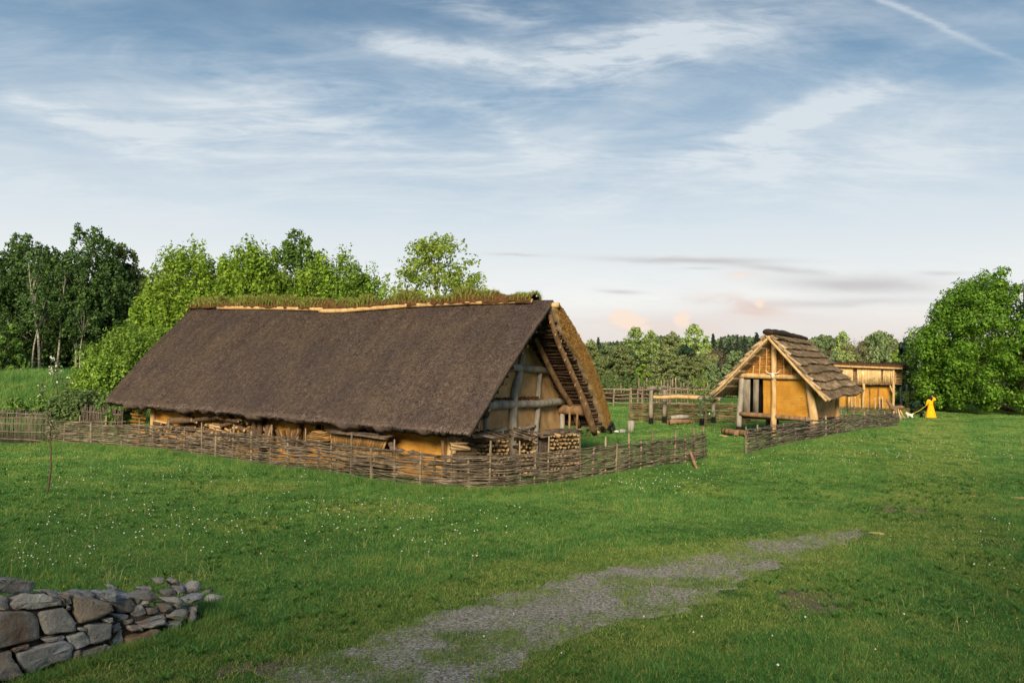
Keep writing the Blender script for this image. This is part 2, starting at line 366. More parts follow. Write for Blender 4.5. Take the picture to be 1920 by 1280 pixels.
# ---- gravel track and bare patches
Lp = [(330, 1335), (480, 1266), (650, 1200), (825, 1140), (965, 1102), (1080, 1072), (1230, 1044), (1380, 1024), (1500, 1006), (1600, 992)]
Rp = [(870, 1340), (930, 1285), (1040, 1222), (1160, 1182), (1260, 1158), (1340, 1132), (1430, 1088), (1500, 1052), (1570, 1024), (1625, 1002)]
PL = np.array([ground(*p) for p in Lp]); PR = np.array([ground(*p) for p in Rp])
NP_ = 90; Lc = curve(PL, NP_); Rc = curve(PR, NP_)
def sheet(Lc, Rc, off, wob, nm, m, k=14, seed=1):
    s = np.linspace(0, 1, k); P = Lc[:, None, :] * (1 - s)[None, :, None] + Rc[:, None, :] * s[None, :, None]
    n = len(Lc); d = (Rc - Lc); d /= np.linalg.norm(d, axis=1)[:, None] + 1e-9
    a = np.arange(n)
    e0 = wob * (vnoise(a * .55, seed) + .6 * vnoise(a * 1.7, seed + 1)); e1 = wob * (vnoise(a * .5, seed + 2) + .6 * vnoise(a * 1.6, seed + 3))
    P = P + d[:, None, :] * (e0[:, None] * (1 - s) + e1[:, None] * s)[..., None]
    gg = gz(P[..., 0], P[..., 1]); P[..., 2] = gg + off * np.sin(PI * np.clip(s, .06, .94))[None, :] + .004
    P[:, 0, 2] = gg[:, 0] - .02; P[:, -1, 2] = gg[:, -1] - .02; P[0, :, 2] = gg[0] - .02; P[-1, :, 2] = gg[-1] - .02
    b = MB(); b.grid(P); o = b.build(nm, m, None, True); tag(o, kind='structure'); return o
def gravelmat(name, stone, green, gcol, th):
    m = bpy.data.materials.new(name); m.use_nodes = True; t = NT(m.node_tree)
    out = t.n('ShaderNodeOutputMaterial'); bs = t.n('ShaderNodeBsdfPrincipled', i_Roughness=.95); bs.inputs['Specular IOR Level'].default_value = .15
    p = t.n('ShaderNodeNewGeometry').outputs['Position']
    v = t.n('ShaderNodeTexVoronoi', i_Vector=p, i_Scale=42.); n1 = t.n('ShaderNodeTexNoise', i_Vector=p, i_Scale=1.3, i_Detail=7, i_Roughness=.7); n2 = t.n('ShaderNodeTexNoise', i_Vector=p, i_Scale=24, i_Detail=4)
    sep = t.n('ShaderNodeSeparateColor', i_Color=v.outputs['Color'])
    c = t.ramp(sep.outputs[0], [(i / (len(stone) - 1), lin(h(x))) for i, x in enumerate(stone)])
    c = t.n('ShaderNodeHueSaturation', i_Color=c, i_Value=t.m('MULTIPLY_ADD', n1.outputs[0], .9, .56)).outputs[0]
    g = t.ramp(t.m('ADD', t.m('MULTIPLY', n1.outputs[0], .7), t.m('MULTIPLY', n2.outputs[0], .3)), [(th, (0, 0, 0)), (th + .1, (1, 1, 1))])
    c = t.mix(t.m('MULTIPLY', g, green), c, lin(h(gcol)))
    t.link(c, bs.inputs['Base Color'])
    t.link(t.n('ShaderNodeBump', i_Height=v.outputs['Distance'], i_Strength=.8, i_Distance=.03).outputs[0], bs.inputs['Normal'])
    t.link(bs.outputs[0], out.inputs[0]); return m
M_gravel = gravelmat('track_gravel', ['6e6a60', '8e887c', 'aaa496', 'c6bfb0'], .35, '5c6a30', .47)
M_bare = gravelmat('bare_soil', ['5a5242', '716752', '857a62'], .6, '5a6830', .5)
sheet(Lc, Rc, .008, .16, 'gravel_track', M_gravel)
def patch(pts_l, pts_r, nm, m, seed):
    sheet(curve([ground(*p) for p in pts_l], 26), curve([ground(*p) for p in pts_r], 26), .008, .28, nm, m, 8, seed)
patch([(1450, 1105), (1500, 1098), (1560, 1108), (1605, 1128)], [(1455, 1112), (1490, 1148), (1550, 1152), (1608, 1132)], 'bare_soil_patch', M_bare, 5)
patch([(1635, 950), (1665, 944), (1710, 950), (1745, 958)], [(1637, 953), (1665, 958), (1710, 963), (1747, 961)], 'bare_soil_patch', M_bare, 9)
patch([(1370, 1020), (1440, 1006), (1520, 1000), (1620, 985)], [(1372, 1024), (1445, 1022), (1530, 1015), (1622, 990)], 'bare_soil_patch', M_gravel, 12)
patch([(400, 1262), (430, 1246), (500, 1240), (560, 1225)], [(402, 1268), (450, 1275), (520, 1262), (562, 1230)], 'bare_soil_patch', M_bare, 15)
trk = np.concatenate([(Lc + Rc) / 2])
def trackdist(x, y):        # (distance from the centre line) / half width
    out = np.full(x.shape, 9.0)
    hw = np.linalg.norm(Rc - Lc, axis=1) / 2
    for s in range(0, len(x), 5000):
        d = np.sqrt((x[s:s + 5000, None] - trk[None, :, 0]) ** 2 + (y[s:s + 5000, None] - trk[None, :, 1]) ** 2)
        out[s:s + 5000] = (d / (hw + .05)[None, :]).min(1)
    return out

# ------------------------------------------------------------------ sun and sky
SUN_EL, SUN_AZ = math.radians(25), math.radians(191)     # azimuth from +Y clockwise: behind the camera, to the left
sd = Vector((math.sin(SUN_AZ) * math.cos(SUN_EL), math.cos(SUN_AZ) * math.cos(SUN_EL), math.sin(SUN_EL)))
sl = bpy.data.lights.new('sun', 'SUN'); sl.energy = 4.9; sl.angle = math.radians(20); sl.color = (1, .84, .60)
so = bpy.data.objects.new('sun', sl); COL.objects.link(so); so.rotation_euler = sd.to_track_quat('Z', 'Y').to_euler()
w = bpy.data.worlds.new('World'); scene.world = w; w.use_nodes = True
t = NT(w.node_tree)
wo = t.n('ShaderNodeOutputWorld'); bg = t.n('ShaderNodeBackground', i_Strength=.082)
sky = t.n('ShaderNodeTexSky', sky_type='NISHITA', sun_disc=False, sun_elevation=SUN_EL, sun_rotation=SUN_AZ)
dirv = t.n('ShaderNodeTexCoord').outputs['Generated']
sx = t.n('ShaderNodeSeparateXYZ', i_Vector=dirv)
X_, Y_, Z_ = sx.outputs
el = t.m('ARCSINE', Z_); az = t.m('ARCTAN2', X_, Y_)
zc = t.m('MAXIMUM', Z_, 0.0)
pl = t.n('ShaderNodeCombineXYZ', i_X=t.m('DIVIDE', X_, t.m('ADD', zc, .12)), i_Y=t.m('DIVIDE', Y_, t.m('ADD', zc, .12)), i_Z=0.0).outputs[0]
def azel(px, py):
    d = ray(px, py); d = d / np.linalg.norm(d); return math.atan2(d[0], d[1]), math.asin(d[2])
mp = t.n('ShaderNodeMapping', i_Vector=pl); mp.inputs['Rotation'].default_value = (0, 0, .5); mp.inputs['Scale'].default_value = (.7, 1.25, 1)
nA = t.n('ShaderNodeTexNoise', i_Vector=mp.outputs[0], i_Scale=1.1, i_Detail=9, i_Roughness=.62, i_Distortion=1.6)
mp2 = t.n('ShaderNodeMapping', i_Vector=pl); mp2.inputs['Rotation'].default_value = (0, 0, -.35); mp2.inputs['Scale'].default_value = (.8, 2.0, 1)
nB = t.n('ShaderNodeTexNoise', i_Vector=mp2.outputs[0], i_Scale=2.3, i_Detail=8, i_Roughness=.62, i_Distortion=1.1)
ae = t.n('ShaderNodeCombineXYZ', i_X=az, i_Y=t.m('MULTIPLY', el, 3.0), i_Z=0.0).outputs[0]
nC = t.n('ShaderNodeTexNoise', i_Vector=ae, i_Scale=9., i_Detail=8, i_Roughness=.6, i_Distortion=.5)
wob = t.m('MULTIPLY', t.m('SUBTRACT', nC.outputs[0], .5), .09)
def blob(px, py, wpx, hpx, rot=0.0, amt=1.0, warp=1.0):
    a0, e0 = azel(px, py); c, s_ = math.cos(rot), math.sin(rot)
    da = t.m('ADD', t.m('SUBTRACT', az, a0), t.m('MULTIPLY', wob, warp * 1.2)); de = t.m('ADD', t.m('SUBTRACT', el, e0), t.m('MULTIPLY', wob, warp * .5))
    x = t.m('ADD', t.m('MULTIPLY', da, c), t.m('MULTIPLY', de, s_)); y = t.m('SUBTRACT', t.m('MULTIPLY', de, c), t.m('MULTIPLY', da, s_))
    x = t.m('DIVIDE', x, wpx / F); y = t.m('DIVIDE', y, hpx / F)
    g = t.m('EXPONENT', t.m('MULTIPLY', t.m('ADD', t.m('MULTIPLY', x, x), t.m('MULTIPLY', y, y)), -1.0))
    return t.m('MULTIPLY', g, amt)
def total(bl):
    s_ = bl[0]
    for b in bl[1:]: s_ = t.m('ADD', s_, b)
    return s_
# high cirrus where the photograph has it
cir = total([blob(560, 235, 240, 85, .05, .55), blob(150, 232, 130, 22, -.22, .75), blob(290, 262, 110, 20, -.15, .5), blob(820, 95, 190, 20, -.06, .6), blob(1130, 115, 170, 50, .12, .7),
             blob(900, 15, 160, 30, -.2, .45), blob(1330, 60, 260, 60, .08, .45), blob(1440, 240, 220, 24, .35, .55), blob(1440, 300, 70, 60, .5, .6), blob(120, 370, 220, 26, -.12, .5), blob(370, 412, 170, 16, -.1, .5),
             blob(960, 250, 120, 24, -.4, .35), blob(1720, 290, 160, 70, .2, .3), blob(1100, 330, 500, 90, 0, .35), blob(1560, 205, 130, 16, .2, .5)])
mp3 = t.n('ShaderNodeMapping', i_Vector=pl); mp3.inputs['Rotation'].default_value = (0, 0, .25); mp3.inputs['Scale'].default_value = (.7, 1.7, 1)
nD = t.n('ShaderNodeTexNoise', i_Vector=mp3.outputs[0], i_Scale=6.5, i_Detail=7, i_Roughness=.66, i_Distortion=1.8)
strk = t.ramp(t.m('ADD', t.m('MULTIPLY', nA.outputs[0], .35), t.m('ADD', t.m('MULTIPLY', nB.outputs[0], .35), t.m('MULTIPLY', nD.outputs[0], .3))), [(.41, (0, 0, 0)), (.62, (1, 1, 1))])
cm = t.m('MULTIPLY', cir, t.m('MULTIPLY_ADD', strk, 1.25, .16))
cm = t.m('ADD', cm, t.m('MULTIPLY', t.m('ADD', t.m('MULTIPLY', t.ramp(nA.outputs[0], [(.40, (0, 0, 0)), (.68, (1, 1, 1))]), .7), t.m('MULTIPLY', t.ramp(nB.outputs[0], [(.45, (0, 0, 0)), (.7, (1, 1, 1))]), .5)), t.ramp(el, [(.0, (.5,) * 3), (.3, (.5,) * 3), (.48, (.16,) * 3)])))
# contrail: a narrow band along a great circle
d0 = ray(1650, -4); d1 = ray(1930, 128); nn = np.cross(d0, d1); nn /= np.linalg.norm(nn)
dot = t.n('ShaderNodeVectorMath', operation='DOT_PRODUCT'); t.link(dirv, dot.inputs[0]); dot.inputs[1].default_value = tuple(nn)
cw = t.m('DIVIDE', t.m('ADD', dot.outputs['Value'], t.m('ADD', t.m('MULTIPLY', wob, .10), t.m('MULTIPLY', t.m('SUBTRACT', nD.outputs[0], .5), .012))), 4.6 / F)
con = t.m('EXPONENT', t.m('MULTIPLY', t.m('MULTIPLY', cw, cw), -1.0))
con = t.m('MULTIPLY', con, t.m('MULTIPLY', t.ramp(az, [(0.40, (0, 0, 0)), (0.43, (1, 1, 1)), (.56, (.55, .55, .55)), (.62, (0, 0, 0))]), t.m('MULTIPLY_ADD', nC.outputs[0], 1.2, .05)))
cm = t.m('ADD', cm, t.m('MULTIPLY', con, .62))
# thin veil thickening towards the horizon
veil = t.ramp(el, [(0.0, (.96,) * 3), (.10, (.93,) * 3), (.17, (.78,) * 3), (.25, (.55,) * 3), (.36, (.20,) * 3), (.48, (.06,) * 3), (.7, (.08,) * 3), (1.2, (.25,) * 3)])
K = 1.0
veilc = t.ramp(el, [(0.0, (7.6, 6.9, 6.3)), (.05, (7.7, 6.95, 6.4)), (.10, (8.8, 8.7, 8.3)), (.2, (7.3, 7.9, 8.1)), (.35, (4.8, 6.0, 6.9)), (.6, (4.6, 5.2, 6.0))])
blue = t.ramp(el, [(0.0, (3.4, 4.6, 6.0)), (.2, (2.5, 3.9, 5.6)), (.35, (1.0, 2.5, 4.2)), (.48, (.62, 1.65, 2.9)), (.8, (.8, 1.7, 3.0))])
skyc = t.mix(.72, sky.outputs[0], blue)
skyc = t.mix(veil, skyc, veilc)
skyc = t.mix(t.m('MINIMUM', cm, .82), skyc, (6.9, 7.4, 7.75))
# low grey bars and small warm cumulus near the horizon
bars = total([blob(1290, 489, 150, 6, -.04, .8, .25), blob(1450, 505, 90, 6, -.12, .6, .25), blob(1610, 535, 130, 15, -.06, .85, .35), blob(1560, 568, 160, 7, -.02, .5, .3), blob(1165, 546, 40, 4, -.03, .6, .2), blob(965, 478, 50, 3, -.02, .5, .2), blob(1765, 512, 30, 4, -.05, .5, .2), blob(1310, 505, 35, 3, -.02, .4, .2)])
skyc = t.mix(t.m('MINIMUM', bars, .8), skyc, (5.2, 4.95, 5.0))
pk = t.m('MULTIPLY', total([blob(1370, 565, 65, 14, -.15, .7, .8), blob(1440, 575, 40, 14, 0, .6, .8), blob(1380, 519, 40, 7, 0, .6, .5), blob(1200, 612, 120, 20, 0, .5, .8), blob(1420, 600, 160, 22, 0, .5, .8)]), t.m('MULTIPLY_ADD', nC.outputs[0], 1.6, -.1))
skyc = t.mix(t.m('MINIMUM', pk, .8), skyc, (7.2, 5.6, 5.0))
nE = t.n('ShaderNodeTexNoise', i_Vector=ae, i_Scale=42., i_Detail=6, i_Roughness=.6)
cu = t.m('MULTIPLY', total([blob(1172, 596, 30, 18, .1, 1.5, .3), blob(1200, 612, 30, 12, .1, .8, .3), blob(1279, 599, 15, 16, .2, 1.5, .2), blob(1427, 568, 10, 9, 0, 1.1, .2), blob(1388, 520, 26, 6, 0, .8, .2)]), 1.0)
cu = t.ramp(t.m('MULTIPLY', cu, t.m('MULTIPLY_ADD', nE.outputs[0], 2.2, -.35)), [(.22, (0, 0, 0)), (.75, (1, 1, 1))])
skyc = t.mix(t.m('MINIMUM', cu, .9), skyc, (9.0, 7.3, 6.0))
t.link(skyc, bg.inputs['Color']); t.link(bg.outputs[0], wo.inputs[0])
vs = scene.view_settings; vs.view_transform = 'Standard'; vs.look = 'None'; vs.exposure = .42; vs.gamma = 1
#@@PART2
# ------------------------------------------------------------------ longhouse
def frame(yaw, b, tilt=0., cross=0.):
    U = np.array([math.cos(yaw), math.sin(yaw), tilt]); V = np.array([math.sin(yaw), -math.cos(yaw), cross]); W = np.array([0, 0, 1.])
    b = np.array(b, float)
    def g(u, v, w): return b + np.multiply.outer(u, U) + np.multiply.outer(v, V) + np.multiply.outer(w, W)
    def hit(px, py, u=None, v=None, w=None):      # where the pixel's ray meets a plane of the frame
        d = ray(px, py); M = [-d]; rhs = CAMP - b; free = []
        for val, ax, nm in ((u, U, 'u'), (v, V, 'v'), (w, W, 'w')):
            if val is None: M.append(ax); free.append(nm)
            else: rhs = rhs - val * ax
        s = np.linalg.solve(np.stack(M, 1), rhs)
        return CAMP + d * s[0]
    g.U, g.V, g.W, g.hit = U, V, W, hit
    return g
G = frame(-.5684, (.0788, 27.7916, -.0849), -.0165, .0219)
lh = thing('thatched_longhouse', 'long clay-walled house under a dark reed thatch with a grass-grown ridge, nearest building', 'longhouse', G(-8, 0, .0))
Rn, Rf, En, Ef = at(1037, 562, 26.94), at(362, 576, 37.79), at(880, 813, 23.07), at(195, 752, 33.49)
nL = np.cross(Ef - Rn, En - Rn); nL /= np.linalg.norm(nL); nL *= np.sign(nL[2])
def roofL(s, t):
    s, t = np.broadcast_arrays(np.asarray(s, float), np.asarray(t, float)); S, T = s[..., None], t[..., None]
    P = (Rn * (1 - S) + Rf * S) * (1 - T) + (En * (1 - S) + Ef * S) * T
    P = P + nL * (.10 * np.sin(PI * T)) + np.array([0, 0, 1]) * (-.16 * np.exp(-((S - .5) / .18) ** 2) * (1 - T) ** 2)
    return P
def solidroof(fn, nrm, th, ns, nt, seed, ends):
    S, T = np.meshgrid(np.linspace(0, 1, ns), np.linspace(0, 1, nt), indexing='ij')
    P = fn(S, T); 
    nz = .018 * vnoise2(S * 40, T * 22, seed) + .03 * vnoise2(S * 9, T * 4, seed + 1)
    dn = (P[:, -1] - P[:, 0]); dn /= np.linalg.norm(dn, axis=1)[:, None]
    P = P + nrm * nz[..., None] 
    P += dn[:, None, :] * (.10 * vnoise(np.arange(ns) * .35, seed + 4) + .05 * vnoise(np.arange(ns) * 1.1, seed + 5))[:, None, None] * (T ** 6)[..., None]
    thk = th(S, T)
    B = P - nrm * thk[..., None]
    return P, B
mb = MB()
P, B = solidroof(roofL, nL, lambda S, T: .16 + .22 * np.clip(S * 12, 0, 1) * (1 - .45 * np.clip((T - .9) * 10, 0, 1)), 150, 50, 11, 0)
mb.slab(P, B)
def straws(mb, fn, nrm, n, ln, wd, lift, seed, sd=(0, 1), td=(0, 1)):
    rg = np.random.default_rng(seed)
    s = rg.uniform(*sd, n); q = rg.uniform(*td, n); e = .01
    P0 = fn(s, q); D = fn(s, q + e) - P0; D /= np.linalg.norm(D, axis=1)[:, None]
    Sd = np.cross(np.broadcast_to(nrm, D.shape), D)
    D = D + Sd * rg.normal(0, .16 if ln > .055 else .3, n)[:, None]
    L = (ln * rg.uniform(.6, 1.5, n))[:, None]; W_ = (wd * rg.uniform(.6, 1.5, n))[:, None]
    base = P0 + nrm * .005; nz = .018 * vnoise2(s * 40, q * 22, seed) + .03 * vnoise2(s * 9, q * 4, seed + 1)
    base = base + nrm * nz[:, None]
    up = nrm * (lift * rg.uniform(.4, 1.6, n))[:, None]
    V = np.stack([base - Sd * W_ * .5, base + Sd * W_ * .5, base + Sd * W_ * .4 + D * L + up, base - Sd * W_ * .4 + D * L + up], 1).reshape(-1, 3)
    k = np.arange(n)[:, None] * 4
    mb.add(V, k + np.array([[0, 1, 2, 3]]))
straws(mb, roofL, nL, 210000, .05, .011, .02, 11, (0.0, 1), (0, .985))
# the ragged lower edge
straws(mb, roofL, nL, 9000, .085, .014, .01, 11, (0, 1), (.965, .995))
roof = mb.build('roof', M_reed, lh)
# far slope, seen at the gable from below and by its cut end
Rn2, En2 = at(1044, 567, 27.0), at(1142, 781, 30.95); Rf2 = Rf + np.array([.1, .1, 0]); Ef2 = G(-17.9, -4.67, 1.66)
nR = np.cross(En2 - Rn2, Ef2 - Rn2); nR /= np.linalg.norm(nR); nR *= np.sign(nR[2])
def roofR(s, t):
    s, t = np.broadcast_arrays(np.asarray(s, float), np.asarray(t, float)); S, T = s[..., None], t[..., None]
    return (Rn2 * (1 - S) + Rf2 * S) * (1 - T) + (En2 * (1 - S) + Ef2 * S) * T + nR * (.42 * np.sin(PI * np.clip(T * 1.0, 0, 1)) ** .8)
P, B = solidroof(roofR, nR, lambda S, T: .30 + .42 * np.clip(T * 6, 0, 1) * (1 - .4 * T) + 0 * S, 90, 50, 21, 0)
mb = MB(); mb.slab(P, B); straws(mb, roofR, nR, 12000, .12, .016, .03, 21, (0, .3))
o = mb.build('roof_far_slope', M_reed2, lh); o.name = 'roof'
# cut reed ends on the verge of the far slope: short stubs pointing out of the gable
mb = MB(); rg = np.random.default_rng(5); n = 16000
ti = rg.uniform(0, 1, n); dp = rg.uniform(0, 1, n)
k = ti * 49; i0 = np.clip(k.astype(int), 0, 48); f = (k - i0)[:, None]
Pe = P[0, i0] * (1 - f) + P[0, i0 + 1] * f; Be = B[0, i0] * (1 - f) + B[0, i0 + 1] * f
C0 = Pe * (1 - dp[:, None]) + Be * dp[:, None] - G.U * .02
dd = (En2 - Rn2); dd /= np.linalg.norm(dd)
L = rg.uniform(.05, .15, n)[:, None]; D = G.U * .75 + dd * .75 + rg.normal(0, .12, (n, 3)); D /= np.linalg.norm(D, axis=1)[:, None]
Sd = np.cross(D, nR); Sd /= np.linalg.norm(Sd, axis=1)[:, None]; wd = .012
V = np.stack([C0 - Sd * wd, C0 + Sd * wd, C0 + Sd * wd + D * L, C0 - Sd * wd + D * L], 1).reshape(-1, 3)
mb.add(V, np.arange(n)[:, None] * 4 + np.array([[0, 1, 2, 3]]))
o = mb.build('verge', M_reedend, lh)
# ridge turf and boards
sN = 110; s = np.linspace(.035, 1.0, sN)
def ridge_top(s): return roofL(s, 0.0)
base = ridge_top(s); mb = MB(); ang = np.linspace(-.15, PI + .15, 11)
across = G.V
hw = .34 + .06 * vnoise(s * 40, 4); hh = (.30 + .10 * vnoise(s * 22, 5) + .07 * vnoise(s * 60, 6)) * np.clip((1.02 - s) * 25, .2, 1)
Pt = base[:, None, :] + across * (np.cos(ang)[None, :, None] * hw[:, None, None]) + np.array([0, 0, 1]) * (np.sin(ang)[None, :, None] * hh[:, None, None] - .04)
Pt += R.normal(0, .03, Pt.shape)
mb.grid(Pt); tu = mb.build('ridge_turf', M_soil, lh, True)
def blades(n, P0, hgt, wid, lean, rg, up=np.array([0, 0, 1.0])):
    a = rg.uniform(0, 2 * PI, n); H_ = hgt * rg.uniform(.4, 1.4, n); D = np.stack([np.cos(a), np.sin(a), 0 * a], 1); le = (lean * rg.uniform(0, 1.6, n) * H_)[:, None]
    b = rg.uniform(0, 2 * PI, n); Sd = np.stack([np.cos(b), np.sin(b), 0 * b], 1) * (wid * rg.uniform(.6, 1.3, n))[:, None]
    m_ = P0 + D * le * .3 + up * (H_ * .55)[:, None]; tp = P0 + D * le + up * (H_ * .95)[:, None]
    V = np.stack([P0 - Sd, P0 + Sd, m_ + Sd * .7, m_ - Sd * .7, tp], 1).reshape(-1, 3); k = np.arange(n)[:, None] * 5
    return V, k + np.array([[0, 1, 2, 3]]), k + np.array([[3, 2, 4]])
M_turfg = leafmat('ridge_grass_green', ['56682a', '7d8f3a', '98a84c', '8a7a48', '6a5030', 'a6b05c', '71883a'], .25)
rg = np.random.default_rng(3); n = 24000
ss = rg.uniform(.035, 1, n); aa = rg.uniform(.1, PI - .1, n); jj = np.clip(((ss - .035) / .965 * (sN - 1)).astype(int), 0, sN - 1)
P0 = base[jj] + across * (np.cos(aa) * hw[jj])[:, None] + np.array([0, 0, 1]) * (np.sin(aa) * hh[jj] - .06)[:, None]
cl = np.clip(.75 + .8 * vnoise(ss * 30, 9), .3, 1.5)
mb = MB(); V, q1, q2 = blades(n, P0, .19, .016, .7, rg); V = V.reshape(n, 5, 3); V = P0[:, None] + (V - P0[:, None]) * cl[:, None, None]; mb.add(V.reshape(-1, 3), q1, q2)
n2 = 70; ii = rg.integers(0, sN, n2); V, q1, q2 = blades(n2, base[ii] + np.array([0, 0, .25]), .40, .009, .35, rg); mb.add(V, q1, q2)
# small leaves hanging over the board
n3 = 2600; ss = rg.uniform(.04, 1, n3); C0 = roofL(ss, rg.uniform(.0, .035, n3)) + nL * rg.uniform(.05, .16, n3)[:, None]
msk = vnoise(ss * 45, 2) > .0; C0 = C0[msk]
V, q1, q2 = blades(len(C0), C0, .08, .022, .8, rg); mb.add(V, q1, q2)
tg = mb.build('turf_grass', M_turfg, tu); tg['kind'] = 'stuff'
for (s0, s1, t0, t1, r, m) in [(1.0, .87, .025, .02, .07, M_grey), (.89, .545, .035, .042, .085, M_pale), (.55, .30, .058, .035, .09, M_pale), (.31, .035, .034, .03, .085, M_pale)]:
    k = np.linspace(0, 1, 14); P_ = roofL(s0 + (s1 - s0) * k, t0 + (t1 - t0) * k) + nL * .10
    P_ = P_ + nL * (.02 * vnoise(k * 4, int(s0 * 90)))[:, None]
    mb = MB(); mb.tube(P_, logr(r, r * .9, 14, .08, 3), 8); mb.build('ridge_board', m, lh, True)
# walls
wallh = lambda v: 6.27 - .987 * abs(v) - .22
def shell(b, pts, dep):      # polygon (points in order) thickened along dep
    pts = np.asarray(pts, float); n = len(pts); dep = np.asarray(dep, float)
    b.add(np.concatenate([pts, pts + dep]), np.array([list(range(n))]), np.array([list(range(2 * n - 1, n - 1, -1))]), np.array([[i, i + n, (i + 1) % n + n, (i + 1) % n] for i in range(n)]))
def gridwall(b, fn, nu, nw, nrm, amp, seed):
    A_, B_ = np.meshgrid(np.linspace(0, 1, nu), np.linspace(0, 1, nw), indexing='ij'); P_ = fn(A_, B_)
    P_ = P_ + nrm * (amp * vnoise2(A_ * nu * .31, B_ * nw * .31, seed) + amp * .5 * vnoise2(A_ * nu * .9, B_ * nw * .9, seed + 2))[..., None]
    b.grid(P_)
mb = MB()
gridwall(mb, lambda a, b_: G(np.zeros_like(a), 3.55 - 7.1 * a, -.4 + b_ * (np.maximum(6.27 - .987 * np.abs(3.55 - 7.1 * a) - .15, .5) + .4)), 46, 40, G.U, .03, 1)
mb.build('gable_wall', M_clay, lh, True)
mb = MB()
gridwall(mb, lambda a, b_: G(-16.06 * a, 3.55 + 0 * a, -.4 + b_ * 3.1), 90, 20, -G.V, .03, 4)
gridwall(mb, lambda a, b_: G(-16.06 * a, -3.55 + 0 * a, -.4 + b_ * 3.1), 60, 12, G.V, .02, 5)
gridwall(mb, lambda a, b_: G(-16.06 + 0 * a, 3.55 - 7.1 * a, -.4 + b_ * (np.maximum(6.27 - .987 * np.abs(3.55 - 7.1 * a) - .15, .5) + .4)), 30, 20, G.U, .02, 6)
mb.build('wall', M_ochre, lh, True)
def pole(nm, P0, P1, r0, r1, m, root, seed=0, wob=.04, n=10, sides=10, var=.08):
    b = MB(); b.tube(logpath(P0, P1, n, wob, seed), logr(r0, r1, n, var, seed), sides); return b.build(nm, m, root, True)
def gp(px, py, u=.05): return G.hit(px, py, u=u)
pole('tie_beam', gp(906, 763, .1), gp(1064, 752, .1), .17, .15, M_grey, lh, 1, .05, 16)
pole('tie_beam', gp(946, 688, .1), gp(1034, 696, .1), .14, .13, M_grey, lh, 2, .04, 14)
b = MB(); b.tube(curve([gp(980, 664, .08), gp(973, 705, .08), gp(965, 735, .08), gp(962, 765, .08), gp(961, 800, .1), gp(966, 832, .1), gp(966, 900, .1)], 22), np.interp(np.linspace(0, 1, 22), [0, .3, .55, .68, .75, 1], [.11, .16, .17, .17, .24, .26]), 10); b.build('post', M_grey, lh, True)
b = MB(); b.tube(curve([gp(1012, 700, .08), gp(1009, 735, .08), gp(1008, 775, .08), gp(1005, 806, .08), gp(1003, 890, .08)], 18), logr(.10, .13, 18, .12, 4), 9); b.build('post', M_grey, lh, True)
pole('post', gp(912, 770, .08), gp(914, 890, .08), .11, .12, M_grey, lh, 5)
pole('post', gp(1053, 768, .06), gp(1051, 870, .06), .10, .11, M_grey, lh, 6)
pole('rail', gp(914, 808, .09), gp(952, 806, .09), .055, .06, M_grey, lh, 7); pole('rail', gp(968, 803, .09), gp(1002, 799, .09), .06, .05, M_grey, lh, 8)
for (x0, y0, x1, y1) in [(926, 804, 940, 812), (976, 801, 990, 807)]:
    b = MB(); shell(b, [gp(x0, y0, .06), gp(x1, y0, .06), gp(x1, y1, .06), gp(x0, y1, .06)], G.U * .02); b.build('vent', M_black, lh)  # no hole here: a black sheet stands for the shaded opening
for x in (941, 974, 991):
    pole('rail', gp(x, 800, .11), gp(x + 1, 815, .11), .05, .05, M_grey, lh, x)
# earth crumbs along the tie beam
b = MB()
for k in range(70):
    x = R.uniform(925, 1008); p = gp(x, 757 - (x - 912) * .055 - R.uniform(3, 7), .09); s_ = R.uniform(.03, .07)
    b.box(p, np.array([s_, 0, R.normal(0, .02)]), np.array([0, s_, 0]), np.array([R.normal(0, .02), 0, s_]))
b.build('clay_crust', M_soil, lh, False, .012)['kind'] = 'stuff'
# wall posts on the long wall
def wp(px, py, v=3.58): return G.hit(px, py, v=v)
def wallpost(px, r, m, top=-25, seed=0):
    f = G.hit(px, 800, v=3.6); u = (f - G(0, 3.6, 0)) @ G.U / (G.U @ G.U)
    return pole('post', G(u, 3.62, -.3), G(u, 3.62, 2.55), r, r * .9, m, lh, seed)
wallpost(288, .13, M_pale, 0, 31); wallpost(353, .14, M_brown, 0, 32); wallpost(496, .15, M_dark, 0, 33); wallpost(563, .12, M_brown, 0, 34); wallpost(700, .13, M_brown, 0, 35)
b = MB(); b.tube(curve([G(.05, 3.66, -.3), G(.05, 3.68, .5), G(.0, 3.62, 1.2), G(.02, 3.6, 2.7)], 16), np.interp(np.linspace(0, 1, 16), [0, .35, .5, 1], [.2, .19, .15, .15]), 10); b.build('post', M_pale, lh, True, .004)
for k, px in enumerate((836, 869)):
    f = wp(px, 838, 3.9 - k * .1); pole('prop_pole', f + np.array([0, 0, .75]) + G.V * .25, f - np.array([0, 0, 1.1]), .05, .065, M_pale if k else M_brown, lh, 40 + k)
for (x0, y0, x1, y1) in [(593, 788, 604, 804), (674, 796, 702, 811)]:
    b = MB(); shell(b, [wp(x0, y0, 3.57), wp(x1, y0 + 2, 3.57), wp(x1, y1 + 2, 3.57), wp(x0, y1, 3.57)], G.V * .04); wn = b.build('window', M_black, lh)  # black sheet on the wall in place of a shaded opening
    b = MB()
    for x in (x0, x1):
        b = MB(); b.tube([wp(x, y0 - 1, 3.62), wp(x, y1 + 2, 3.62)], .035, 6); b.build('jamb', M_brown, wn)
